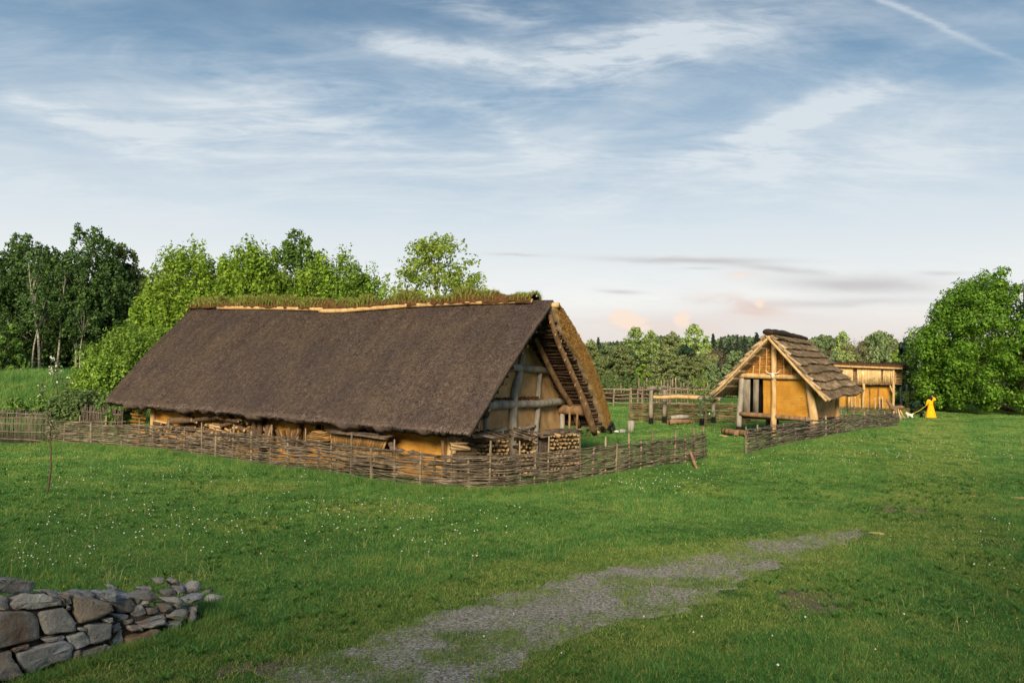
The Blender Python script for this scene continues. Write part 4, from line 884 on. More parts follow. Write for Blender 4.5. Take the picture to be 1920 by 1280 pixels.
# ------------------------------------------------------------------ small raised hut
H = frame(.8486, (13.1593, 38.9091, .5912))
ht = thing('raised_hut', 'small raised hut with yellow clay gable and stepped brown thatch', 'hut', H(1.8, 0, -.1))
eR, eL = H(-.81, 2.95, 2.0), H(-.81, -2.95, 2.0)
r0, r1 = at(1441, 626, 38.38), at(1506, 637, 41.8); eR0, eR1 = at(1551, 750, 36.38), at(1618, 737, 40.19); eL0 = at(1335, 739, 40.23); eL1 = H(4.28, -2.91, 2.0)
def quad(a, b_, c, d): return lambda s, t: (a * (1 - s[..., None]) + b_ * s[..., None]) * (1 - t[..., None]) + (c * (1 - s[..., None]) + d * s[..., None]) * t[..., None]
hR = quad(r0, r1, eR0, eR1); nHR = np.cross(eR0 - r0, r1 - r0); nHR /= np.linalg.norm(nHR); nHR *= np.sign(nHR[2])
hL = quad(r0, r1, eL0, eL1); nHL = np.cross(eL0 - r0, r1 - r0); nHL /= np.linalg.norm(nHL); nHL *= np.sign(nHL[2])
def stepped(fn, nrm, courses, seed, nm, extra=0.0):
    rg = np.random.default_rng(seed); b = MB(); dk = MB(); sb = MB()
    for k in range(courses):
        t0 = max(0, k / courses - .08); t1 = (k + 1) / courses
        ns, nt = 44, 9; S, T = np.meshgrid(np.linspace(0, 1, ns), np.linspace(0, 1, nt), indexing='ij')
        wv = .022 * vnoise(np.arange(ns) * .16, seed + k) + .008 * vnoise(np.arange(ns) * .8, seed + k + 40)
        TT = t0 + (t1 - t0) * T + wv[:, None] * T
        edge = .03 * np.exp(-S / .03)
        P = fn(S, TT) + nrm * ((.05 + .17 * T ** 1.3 - .05 * k / courses + .012 * vnoise2(S * 60, T * 10 + k * 9, seed))[..., None])
        b.slab(P, P - nrm * (.09 + .08 * T + extra)[..., None])
        def f2(s, q, P=P, ns=ns, nt=nt):
            a = np.clip(s * (ns - 1), 0, ns - 1.001); c = np.clip(q * (nt - 1), 0, nt - 1.001); i = a.astype(int); j = c.astype(int); fa_ = (a - i)[..., None]; fc_ = (c - j)[..., None]
            return (P[i, j] * (1 - fa_) + P[i + 1, j] * fa_) * (1 - fc_) + (P[i, j + 1] * (1 - fa_) + P[i + 1, j + 1] * fa_) * fc_
        straws(sb, f2, nrm, 2200, .22, .014, .02, seed + k, (0, 1), (0, .86))
        n = 500; s_ = rg.uniform(0, 1, n); E_ = f2(s_, np.full(n, .999)); dn = fn(np.array([0.]), np.array([1.])) - fn(np.array([0.]), np.array([0.])); dn = dn[0] / np.linalg.norm(dn[0])
        E_ = E_ - nrm * rg.uniform(0, .15, n)[:, None]; sd_ = np.cross(nrm, dn) * .014; L_ = dn * .05
        V = np.stack([E_ - sd_, E_ + sd_, E_ + sd_ + L_, E_ - sd_ + L_], 1).reshape(-1, 3); dk.add(V, np.arange(n)[:, None] * 4 + np.array([[0, 1, 2, 3]]))
    o = b.build('roof', M_reed2, ht); sb.build('straw', M_reed2, o); dk.build('course_edge', M_reed2d, o)
stepped(hR, nHR, 8, 31, 'right'); stepped(hL, nHL, 8, 51, 'left', .16)
b = MB(); q = np.linspace(-.03, 1.03, 30); P = r0 * (1 - q[:, None]) + r1 * q[:, None] + np.array([0, 0, .10]) + np.stack([0 * q, 0 * q, .05 * vnoise(q * 12, 3)], 1)
b.tube(P, logr(.26, .22, 30, .12, 3), 10, True, .62)
for k in range(8):
    q0 = R.uniform(0, .85); c = r0 * (1 - q0) + r1 * q0; d = (r1 - r0) * .14; b.tube(logpath(c + [0, 0, .13 + R.uniform(0, .06)] + R.normal(0, .05, 3), c + d + [0, 0, .13 + R.uniform(0, .06)] + R.normal(0, .05, 3), 5, .03, k), .03, 5)
b.build('ridge_cap', M_reed2d, ht)
def hp(px, py, u=-.05): return H.hit(px, py, u=u)
def hpole(nm, a, c, r, m, seed=0, ra=None, wob=.03): return pole(nm, a, c, r, ra or r, m, ht, seed, wob, 9, 9)
# rakes on the verge
for (fn, nrm, m, seed) in ((hR, nHR, M_pale, 1), (hL, nHL, M_pale, 2)):
    a = fn(np.array([.0]), np.array([.0]))[0] - nrm * .14; c = fn(np.array([.0]), np.array([1.0]))[0] - nrm * .06
    hpole('rake_pole', a - H.U * .05, c - H.U * .05, .065, m, seed)
    for k in range(3):
        s_ = .17 + .1 * k; a = fn(np.array([s_]), np.array([.02]))[0] - nrm * .20; c = fn(np.array([s_]), np.array([.97]))[0] - nrm * .16; hpole('rafter', a, c, .06, M_brown, seed + 5 + k)
for k in range(12):
    t_ = .08 + .075 * k; a = hL(np.array([-.01]), np.array([t_]))[0] - nHL * .14; c = hL(np.array([.45]), np.array([t_]))[0] - nHL * .14; b = MB(); b.tube([a, c], .035, 5); b.build('lath', M_brown, ht)
    a = hR(np.array([-.01]), np.array([t_]))[0] - nHR * .14; c = hR(np.array([.45]), np.array([t_]))[0] - nHR * .14; b = MB(); b.tube([a, c], .035, 5); b.build('lath', M_brown, ht)
# walls
FW = .95
def hwall(nm, a, b_, z0, z1, m, nrm, seed, root=ht):
    o = MB(); gridwall(o, lambda p, q: a + np.multiply.outer(p, b_ - a) + np.multiply.outer(z0 + q * (z1 - z0), H.W), 24, 20, nrm, .02, seed); return o.build(nm, m, root, True)
vdoor0, vdoor1 = -1.43, -.75
hwall('clay_panel', H(.02, -.60, 0), H(.02, -.05, 0), FW, 2.93, M_yellow, -H.U, 2)
hwall('clay_panel', H(.0, .05, 0), H(.0, 1.83, 0), FW, 2.93, M_yellow, -H.U, 3)
hwall('wall', H(0, 1.83, 0), H(3.55, 1.83, 0), FW, 2.9, M_clay, H.V, 4)
hwall('wall', H(3.55, -1.83, 0), H(3.55, 1.83, 0), FW, 2.9, M_clay, H.U, 5)
hwall('wall', H(0, -1.83, 0), H(3.55, -1.83, 0), FW, 2.9, M_clay, -H.V, 6)
b = MB(); shell(b, [H(.0, -1.83, FW - .03), H(3.5, -1.83, FW - .03), H(3.5, 1.83, FW - .03), H(.0, 1.83, FW - .03)], np.array([0, 0, -.12])); b.build('floor', M_dark, ht)
b = MB(); shell(b, [H(.5, -1.75, FW), H(.5, -.4, FW), H(.5, -.4, 2.9), H(.5, -1.75, 2.9)], H.U * .03); b.build('door_shade_panel', M_black, ht)  # black panel painted as the unlit interior behind the door
def door_plank(x0, x1, nm, m, seed):
    p0a, p1a = hp((x0 + x1) / 2, 777, -.02), hp((x0 + x1) / 2 + 1, 711, -.02); w_ = (x1 - x0) / 1456 * 40
    b = MB(); b.plank(p0a, p1a, w_ * 1.25, .07, H.U); return b.build(nm, m, ht)
door_plank(1390, 1404.5, 'door', GY, 1); door_plank(1413, 1421, 'door_post', GY, 2)
# woven upper gable
b = MB()
for k in range(40):
    z = 3.08 + k * .047; hw_ = max(.0, (5.0 - z) * .93 - .12)
    if hw_ < .08: continue
    q = np.linspace(-hw_, hw_, 12); P = H(.05 + .03 * np.sin(q * 9 + (k % 2) * PI), q, z + .01 * vnoise(q * 3, k)); b.tube(P, .027, 5)
b.build('gable_weave', M_wickb, ht)
b = MB(); shell(b, [H(.12, -1.75, 3.0), H(.12, 1.75, 3.0), H(.12, 0, 4.8)], H.U * .04); b.build('gable_backing', M_dark, ht)
for x, y0, y1 in [(1411, 702, 686), (1424, 702, 668), (1437, 702, 652), (1470, 704, 655), (1484, 705, 670), (1497, 706, 688)]: hpole('gable_rod', hp(x, y0, -.01), hp(x + 1, y1, -.01), .028, M_pale, x)
hpole('cross_beam', hp(1374, 704, -.08), hp(1513, 708, -.08), .12, M_pale, 3, .13)
c_ = H(-.10, 0, 0); hpole('post', H(-.12, 0, -.25), H(-.12, 0.02, 4.75), .15, M_pale, 4, .13)
pf = H(-.06, -1.83, 0); pt = H(-.02, -1.83, 3.05)
pL = hp(1386, 818, -.08); pL2 = hp(1390, 708, -.08); q_ = hpole('post', pL + np.array([0, 0, .5]), pL2, .155, M_grey, 5, .14)
b = MB(); b.tube([pL - np.array([0, 0, .15]), pL + np.array([0, 0, .25]), pL + np.array([.01, 0, .51])], .165, 9); b.build('charred_foot', M_char, q_)
pR = hp(1528, 803, -.05); pR2 = hp(1517, 706, -.05); hpole('post', pR - np.array([0, 0, .35]), pR2, .20, M_pale, 6, .17)
hpole('post', H(3.5, 1.86, -.3), H(3.5, 1.86, 2.95), .13, M_pale, 7); hpole('post', H(3.5, -1.86, -.3), H(3.5, -1.86, 2.95), .13, M_brown, 8); hpole('post', H(1.8, 1.0, -.3), H(1.8, 1.0, .9), .13, M_brown, 9); hpole('post', H(1.8, -.7, -.3), H(1.8, -.7, .9), .13, M_dark, 10)
hpole('floor_beam', hp(1388, 776, -.1), hp(1521, 786, -.1), .12, M_brown, 11, .11)
hpole('purlin', H(-.6, -1.95, 3.0), H(3.9, -1.95, 3.0), .11, M_brown, 12); hpole('purlin', H(-.4, 1.9, 3.0), H(3.9, 1.9, 3.0), .11, M_brown, 13)
# skull on the beam
sk = hp(1449, 704, -.27); so_ = thing('animal_skull', 'pale horned animal skull hung on the hut cross beam', 'skull', sk)
b = MB(); b.tube([sk + [0, 0, .14], sk + [0, 0, .07], sk + [0, 0, -.05], sk + [0, 0, -.17]], np.array([.05, .10, .08, .045]), 8); b.build('cranium', M_bone, so_, True)
for s_ in (-1, 1):
    b = MB(); b.tube(curve([sk + H.V * .08 * s_ + [0, 0, .1], sk + H.V * .25 * s_ + [0, 0, .14], sk + H.V * .38 * s_ + [0, 0, .28]], 8), np.linspace(.035, .012, 8), 6); b.build('horn', M_bone, so_, True)

# ------------------------------------------------------------------ long pile house at the back
YB = 74.
def bp(px, py, Y=YB): return at(px, py, Y)
bh = thing('pile_house', 'long log house with hanging reed mats above a yellow clay wall, behind the hut', 'log house', on(1625, 75.5))
gzb = gz1(bp(1625, 750)[0], YB)
q = [bp(1540, 684), bp(1677, 690)]
def up_(p, z): p = np.array(p); p[2] = z; return p
zt, zm, zl = bp(1640, 689)[2], bp(1640, 722)[2], gzb - .1
xa, xb = bp(1535, 700)[0], bp(1676, 700)[0]; back = np.array([1.9, 2.4, 0])
b = MB(); P = np.array([[xa - .3, YB - .5, zt + .18], [xb + .5, YB - .5, zt - .02]]); shell(b, [P[0], P[1], P[1] + back * 1.15, P[0] + back * 1.15], np.array([0, 0, .10])); b.build('roof_board', M_brown, bh)
b = MB(); S, T = np.meshgrid(np.linspace(0, 1, 60), np.linspace(0, 1, 8), indexing='ij'); top = P[0] + (P[1] - P[0]) * S[..., None] + back * 1.1 * T[..., None] + np.array([0, 0, 1]) * (.22 + .16 * np.sin(PI * np.clip(T * 1.2, 0, 1)) + .06 * vnoise2(S * 40, T * 5, 3))[..., None]; low = top.copy(); low[..., 2] = (P[0] + (P[1] - P[0]) * S[..., None])[..., 2] + .105; b.slab(top, low); rfp = b.build('roof', M_soil, bh, False, .02)
b = MB(); ii = R.integers(0, 60, 1500), R.integers(0, 8, 1500); b.add(*blades(1500, top[ii], .16, .02, .8, np.random.default_rng(6))); b.build('roof_straw', M_reed2d, rfp)['kind'] = 'stuff'
hpole2 = lambda nm, a, c, r, m, s=0: pole(nm, a, c, r, r, m, bh, s, .03, 8, 8)
hpole2('eave_pole', P[0] + [0, -.05, -.05], P[1] + [0, -.05, -.05], .09, M_pale, 1)
for k in range(9):
    z = zm + (zt - zm) * (k + .5) / 9
    b = MB(); b.tube(logpath([xa, YB, z], [xb + .1, YB, z + .02], 10, .03, k), .095, 7); b.build('wall_log', M_brown, bh)
    b = MB(); b.tube(logpath([xb + .0, YB - .05, z + .09], np.array([xb + 1.75, YB + 2.0, z + .05]), 8, .03, k + 20), .1, 7); b.build('end_log', M_pale, bh)
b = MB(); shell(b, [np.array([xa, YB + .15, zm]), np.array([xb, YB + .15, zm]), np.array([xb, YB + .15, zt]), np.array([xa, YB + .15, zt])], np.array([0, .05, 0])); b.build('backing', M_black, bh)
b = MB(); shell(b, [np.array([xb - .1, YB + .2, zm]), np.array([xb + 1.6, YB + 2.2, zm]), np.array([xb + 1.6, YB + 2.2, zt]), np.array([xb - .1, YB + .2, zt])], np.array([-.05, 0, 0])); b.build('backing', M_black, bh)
M_mat = mat('reed_mat', [h('a98c5e'), h('c2a678'), h('d6bd92')], 5, island=.25, bump=.3, fine=.2)
for (x0, x1, y0, y1) in [(1545, 1599, 687, 719), (1607, 1652, 689, 719), (1656, 1673, 691, 718)]:
    b = MB(); n = int((x1 - x0) * 1.9)
    for k in range(n):
        x = x0 + (x1 - x0) * (k + R.uniform(0, 1)) / n; p0 = bp(x, y0 + R.uniform(0, 1.5), YB - .16); p1 = bp(x + R.normal(0, .4), y1 + R.uniform(-3, 3), YB - .16); b.tube([p0, p1 + np.array([0, R.uniform(-.02, .02), 0])], .03, 4)
    b.build('reed_mat', M_mat, bh)
b = MB(); gridwall(b, lambda p, q: np.stack([xa + p * (xb - xa), YB + .55 + 0 * p, zl + q * (zm - zl + .05)], -1), 40, 14, np.array([0, -1., 0]), .02, 8); b.build('clay_wall', M_yellow, bh, True)
b = MB(); gridwall(b, lambda p, q: np.stack([xb + p * 1.0, YB + .6 + 3.2 * p, zl + q * (zm - zl + .05)], -1), 14, 10, np.array([1., 0, 0]), .02, 9); b.build('clay_wall', M_yellow, bh, True)
for x in (1560, 1592, 1619, 1675): hpole2('post', up_(bp(x, 750, YB - .25), gzb - .1), up_(bp(x, 700, YB - .25), zt if x == 1675 else zm + .1), .12, M_pale, x)
for x in (1630, 1647): hpole2('wall_post', up_(bp(x, 750, YB + .5), gzb), up_(bp(x, 700, YB + .5), zm), .06, M_brown, x)
hpole2('brace', bp(1675, 737, YB - .25), bp(1669, 722, YB - .1), .07, M_pale, 5)
for x in (1641, 1649, 1655, 1604, 1612, 1597):
    p = on(x, 72.5); b = MB(); b.tube(logpath(p, p + [0, 0, 1.0 + .25 * R.uniform()], 4, .03, x), .09, 6); tag(b.build_at('fence_stake', M_pale, p), 'pale stake standing before the yellow wall of the pile house', 'stake', 'stakes before the pile house')
b = MB(); b.tube(logpath(on(1650.5, 73), on(1650.5, 73, .95), 5, .02, 2), .22, 8); tag(b.build_at('dark_barrel_log', M_brown, on(1650.5, 73)), 'dark hollow log upright at the yellow wall of the pile house', 'log')
# low turf kerb before the pile house
b = MB(); C = np.array([on(x, 66.5) for x in np.linspace(1590, 1722, 40)]); b.tube(C + np.array([0, 0, .12]), logr(.30, .34, 40, .2, 4), 8, True, 1.0); tag(b.build_at('brush_hedge', mat('brush_bank', [h('3a3418'), h('5a5426'), h('6e6a35')], 3, bump=.8, bscale=14), C[20]), 'low dead-hedge of brushwood between the hut yard and the pile house', 'dead hedge')
# carved trestle animal
ca = on(1681, 58); hz = thing('trestle_animal', 'wooden play animal, a dark log body on splayed pale legs', 'play animal', ca)
b = MB(); b.tube(curve([ca + [-.55, 0, .98], ca + [-.2, 0, .92], ca + [.4, 0, .98], ca + [.6, 0, .95]], 10), np.array([.10, .15, .17, .17, .17, .17, .17, .16, .13, .08]), 9); b.build('body', M_brown, hz, True)
b = MB(); b.tube(curve([ca + [-.35, 0, .95], ca + [-.55, 0, 1.25], ca + [-.68, 0, 1.55], ca + [-.62, 0, 1.62]], 9), np.array([.15, .15, .15, .14, .14, .14, .14, .11, .05]), 8); b.build('neck', M_brown, hz, True)
for dx, ty in ((-.5, -.2), (-.15, .2), (.15, -.2), (.65, .2)):
    b = MB(); b.tube([ca + [dx * .35, ty * .4, .9], ca + [dx * 1.25, ty * 1.6, -.05]], .055, 6); b.build('leg', M_pale, hz)
hz.scale = (.95, .95, .95)
rock('field_stone', 'mauve-grey boulder on the grass behind the end of the dark wattle fence', 'stone', on(1690, 60, .1), (.5, .4, .26), 14)

# ------------------------------------------------------------------ people and dogs
def skinned(name, mat_, root, verts, edges, rad, rootv=0, sub=2):
    me = bpy.data.meshes.new(name); V = [tuple(np.asarray(v) - rootloc(root)) for v in verts]; me.from_pydata(V, edges, []); me.materials.append(mat_)
    o = bpy.data.objects.new(name, me); COL.objects.link(o); o.parent = root
    md = o.modifiers.new('skin', 'SKIN'); md.use_smooth_shade = True
    sv = me.skin_vertices[0].data if me.skin_vertices else None
    if sv is None: bm_ = None
    for i, r in enumerate(rad):
        sv[i].radius = (r, r) if np.isscalar(r) else r; sv[i].use_root = (i == rootv)
    s2 = o.modifiers.new('sub', 'SUBSURF'); s2.levels = s2.render_levels = sub
    dg = bpy.context.evaluated_depsgraph_get(); ev = o.evaluated_get(dg); m2 = bpy.data.meshes.new_from_object(ev); o.modifiers.clear(); old = o.data; o.data = m2; m2.name = name; bpy.data.meshes.remove(old)
    return o
def ensure_skin(me):
    pass
def skel(name, mat_, root, verts, edges, rad, rootv=0, sub=2):
    """one continuous surface grown from a skeleton"""
    me = bpy.data.meshes.new(name); V = [tuple(np.asarray(v, float) - rootloc(root)) for v in verts]; me.from_pydata(V, edges, []); me.materials.append(mat_)
    o = bpy.data.objects.new(name, me); COL.objects.link(o); o.parent = root
    o.modifiers.new('skin', 'SKIN').use_smooth_shade = True
    if not me.skin_vertices:
        bpy.context.view_layer.objects.active = o
        import bmesh
        bm = bmesh.new(); bm.from_mesh(me); bm.verts.layers.skin.verify(); bm.to_mesh(me); bm.free()
    sv = me.skin_vertices[0].data
    for i, r in enumerate(rad): sv[i].radius = (r, r) if np.isscalar(r) else r; sv[i].use_root = (i == rootv)
    s2 = o.modifiers.new('sub', 'SUBSURF'); s2.levels = s2.render_levels = sub
    dg = bpy.context.evaluated_depsgraph_get(); m2 = bpy.data.meshes.new_from_object(o.evaluated_get(dg)); o.modifiers.clear(); o.data = m2; m2.name = name
    return o
def fingers(V, E, Rr, wrist_i, wr, d, side, nrm, curl=.5):
    """palm and five separate bent fingers appended to a skeleton; d = hand direction, side = thumb side, nrm = palm normal"""
    wr, d, side, nrm = (np.asarray(v, float) for v in (wr, d, side, nrm))
    V.append(wr + d * .05); Rr.append((.034, .018)); pi = len(V) - 1; E.append((wrist_i, pi))
    for k, (o_, L) in enumerate([(.027, .075), (.009, .085), (-.009, .078), (-.027, .06)]):
        b0 = wr + d * .09 + side * o_; V.append(b0); Rr.append(.010); a = len(V) - 1; E.append((pi, a))
        V.append(b0 + d * L * .5 * math.cos(curl * .6) + nrm * L * .5 * math.sin(curl * .6)); Rr.append(.009); E.append((a, len(V) - 1))
        V.append(V[-1] + d * L * .5 * math.cos(curl * 1.6) + nrm * L * .5 * math.sin(curl * 1.6)); Rr.append(.0075); E.append((len(V) - 2, len(V) - 1))
    V.append(wr + d * .04 + side * .045); Rr.append(.011); E.append((pi, len(V) - 1)); V.append(wr + d * .075 + side * .062 + nrm * .02); Rr.append(.009); E.append((len(V) - 2, len(V) - 1))
# woman in the yellow dress, seen from behind, one hand at her head, the other holding the leash
pc = on(1745, 61); pw = thing('person', 'person in a long yellow dress seen from behind, one hand raised to dark hair', 'person', pc)
S_ = lambda x, y, z: pc + np.array([x, y, z])
V = [S_(0, 0, .95), S_(0, 0, 1.12), S_(0, 0, 1.33), S_(0, .01, 1.45), S_(0, .03, 1.53), S_(0, .05, 1.63), S_(0, .06, 1.70)]
Rr = [(.16, .12), (.13, .10), (.16, .10), (.07, .06), (.055, .055), (.085, .095), (.06, .07)]
E = [(0, 1), (1, 2), (2, 3), (3, 4), (4, 5), (5, 6)]
def chain(V, E, Rr, start, pts, rad):
    p = start
    for q, r in zip(pts, rad): V.append(q); Rr.append(r); E.append((p, len(V) - 1)); p = len(V) - 1
    return p
w1 = chain(V, E, Rr, 2, [S_(.19, 0, 1.38), S_(.36, .05, 1.42), S_(.22, .10, 1.62)], [.065, .045, .03]); fingers(V, E, Rr, w1, S_(.22, .10, 1.62), np.array([-.75, -.1, .6]), np.array([.4, 0, .6]), np.array([-.3, -.5, -.4]))
w2 = chain(V, E, Rr, 2, [S_(-.19, 0, 1.37), S_(-.27, .02, 1.12), S_(-.32, .14, .92)], [.065, .045, .03]); fingers(V, E, Rr, w2, S_(-.32, .14, .92), np.array([-.45, .5, -.6]), np.array([.1, .7, .5]), np.array([.7, -.1, -.5]), 1.1)
for s_ in (-1, 1): chain(V, E, Rr, 0, [S_(.09 * s_, 0, .86), S_(.10 * s_, 0, .48), S_(.10 * s_, .02, .09), S_(.11 * s_, .16, .03)], [.09, .058, .042, .04])
skel('body', M_skin, pw, V, E, Rr)
prof = [(.02, .40, .30), (.25, .36, .27), (.55, .29, .22), (.85, .215, .17), (1.0, .185, .145), (1.06, .165, .13), (1.15, .18, .14), (1.30, .205, .145), (1.40, .18, .12), (1.455, .09, .08)]
b = MB(); n = 40; an = np.linspace(0, 2 * PI, n, endpoint=False); V2 = []
for k, (z, rx, ry) in enumerate(prof):
    fold = 1 + .06 * np.sin(an * 9 + 1) * max(0, (1.0 - z)) ; V2 += [S_(rx * f * math.cos(a), ry * f * math.sin(a) + (.02 if z > 1.2 else 0), z) for a, f in zip(an, fold)]
m_ = len(prof); i = np.arange(m_ - 1)[:, None] * n; j = np.arange(n)[None, :]; k_ = (j + 1) % n
b.add(V2, np.stack([i + j, i + k_, i + n + k_, i + n + j], -1).reshape(-1, 4), np.array([list(range((m_ - 1) * n, m_ * n))]))
dr = b.build('dress', M_dress, pw, True)
for pts, rd in (([S_(.13, 0, 1.38), S_(.24, .01, 1.41), S_(.38, .05, 1.42), S_(.33, .07, 1.50), S_(.26, .10, 1.58)], [.10, .10, .085, .08, .075]), ([S_(-.13, 0, 1.38), S_(-.22, 0, 1.30), S_(-.27, .02, 1.12), S_(-.31, .11, .97)], [.10, .095, .08, .07])):
    b = MB(); b.tube(curve(pts, 14), np.interp(np.linspace(0, 1, 14), np.linspace(0, 1, len(rd)), rd), 10); b.build('sleeve', M_dress, dr, True)
b = MB(); b.tube([S_(0, 0, 1.03), S_(0, 0, 1.075)], np.array([.178, .176]), 24, True, 1); bl = b.build('belt', M_dress, dr, True)
b = MB(); b.tube(curve([S_(0, .06, 1.745), S_(0, .05, 1.70), S_(0, .03, 1.62), S_(.0, -.01, 1.52), S_(.01, -.07, 1.40), S_(.01, -.10, 1.32)], 14), np.array([.04, .08, .105, .118, .122, .12, .118, .115, .115, .11, .10, .085, .06, .03]), 10); b.build('hair', M_hair, pw, True)
def dog(c, s, face, m, label, fluffy=1.0, sit=False):
    c = np.asarray(c, float); f = np.array([math.cos(face), math.sin(face), 0]); r_ = np.array([-f[1], f[0], 0]); P = lambda a, b_, z: c + s * (f * a + r_ * b_ + np.array([0, 0, z]))
    root = thing('dog', label, 'dog', c)
    k = fluffy
    V = [P(-.22, 0, .34), P(0, 0, .33), P(.2, 0, .36), P(.32, 0, .48), P(.42, 0, .58), P(.52, 0, .55), P(.6, 0, .53), P(-.34, 0, .44), P(-.42, 0, .58)]
    Rr = [s * .12 * k, s * .12 * k, s * .14 * k, s * .09 * k, s * .095 * k, s * .05, s * .032, s * .04 * k, s * .035 * k]
    E = [(0, 1), (1, 2), (2, 3), (3, 4), (4, 5), (5, 6), (0, 7), (7, 8)]
    for y in (-.09, .09):
        chain(V, E, Rr, 2, [P(.22, y, .24), P(.2, y, .12), P(.23, y, .02)], [s * .06 * k, s * .036 * k, s * .034])
        chain(V, E, Rr, 0, [P(-.17, y, .24), P(-.28, y, .14), P(-.25, y, .02)], [s * .07 * k, s * .04 * k, s * .034])
    for y in (-.06, .06): chain(V, E, Rr, 4, [P(.39, y, .68)], [s * .028])
    skel('body', m, root, V, E, [x for x in Rr])
    return root
dw = on(1706, 60.6); dog(dw, .66, 2.2, M_furw, 'fluffy white dog on a yellow leash, nosing the grass', 1.45)
dog(on(1727, 61.2), .62, -1.9, M_furb, 'small black dog standing between the white dog and the person in yellow', 1.3)
b = MB(); b.tube(curve([S_(-.36, .2, .86), (S_(-.36, .2, .86) + dw + [.12, 0, .3]) / 2 + [0, 0, -.06], dw + [.12, 0, .3]], 12), .016, 5); tag(b.build_at('leash', mat('yellow_webbing', [h('c9b52e'), h('d8c640')], 4, bump=0), S_(-.36, .2, .86)), 'thin yellow leash running down to the white dog', 'leash')
# seated person half hidden behind the thatch, black dog beside
sc_ = on(1131, 43.5); ps = thing('person', 'seated person in dark trousers and white shoes, mostly hidden behind the longhouse thatch', 'person', sc_)
S_ = lambda x, y, z: sc_ + np.array([x, y, z])
V = [S_(0, 0, .5), S_(-.03, 0, .72), S_(-.05, 0, .95), S_(-.05, 0, 1.08), S_(-.04, 0, 1.15), S_(-.02, 0, 1.26), S_(-.02, 0, 1.34)]; Rr = [(.15, .13), (.13, .11), (.16, .11), (.07, .06), (.05, .05), (.085, .09), (.06, .07)]; E = [(0, 1), (1, 2), (2, 3), (3, 4), (4, 5), (5, 6)]
for y in (-.17, .17):
    w_ = chain(V, E, Rr, 2, [S_(-.05, y, 1.0), S_(.02, y * 1.3, .72), S_(.25, y * .9, .62)], [.06, .045, .03]); fingers(V, E, Rr, w_, S_(.25, y * .9, .62), np.array([1., 0, -.1]), np.array([0, -np.sign(y), .1]), np.array([0, 0, -1.]))
legs = []
for y in (-.10, .12): legs.append(chain(V, E, Rr, 0, [S_(.08, y, .5), S_(.45, y, .52), S_(.66, y, .12)], [.085, .06, .042]))
skel('body', M_skin, ps, V, E, Rr)
for y in (-.10, .12):
    b = MB(); b.tube(curve([S_(0, y, .5), S_(.25, y, .53), S_(.45, y, .53), S_(.55, y, .35), S_(.65, y, .10)], 18), np.interp(np.linspace(0, 1, 18), [0, .5, 1], [.13, .095, .075]), 10); b.build('trousers', M_trou, ps, True)
    b = MB(); b.tube([S_(.61, y, .06), S_(.68, y, .06), S_(.78, y, .045), S_(.88, y, .035)], np.array([.05, .058, .052, .03]), 8); b.build('shoe', M_shoe, ps, True)
b = MB(); b.tube(curve([S_(0, 0, .5), S_(-.03, 0, .72), S_(-.05, 0, .95), S_(-.05, 0, 1.07)], 12), np.array([.19, .185, .18, .18, .185, .19, .195, .2, .2, .18, .13, .07]), 12, True, .8); b.build('jacket', M_jack, ps, True)
b = MB(); b.tube(curve([S_(-.05, 0, 1.38), S_(-.04, 0, 1.33), S_(-.06, 0, 1.25), S_(-.08, 0, 1.16)], 8), np.array([.04, .085, .1, .102, .1, .09, .07, .04]), 9); b.build('hair', M_hair, ps, True)
b = MB(); b.tube([S_(-.05, 0, .0), S_(-.05, 0, .37)], .2, 12); tag(b.build_at('seat_block', M_brown, S_(-.05, 0, 0)), 'wooden block the seated person sits on behind the thatch', 'stump')
dog(on(1137, 42.4), 1.05, 2.6, M_furb, 'black dog standing under the lower corner of the longhouse thatch', 1.1)
rock('field_stone', 'brown stone on the lawn between the white shoes and the grey stump', 'stone', on(1168, 43.2, .05), (.3, .2, .13), 17)
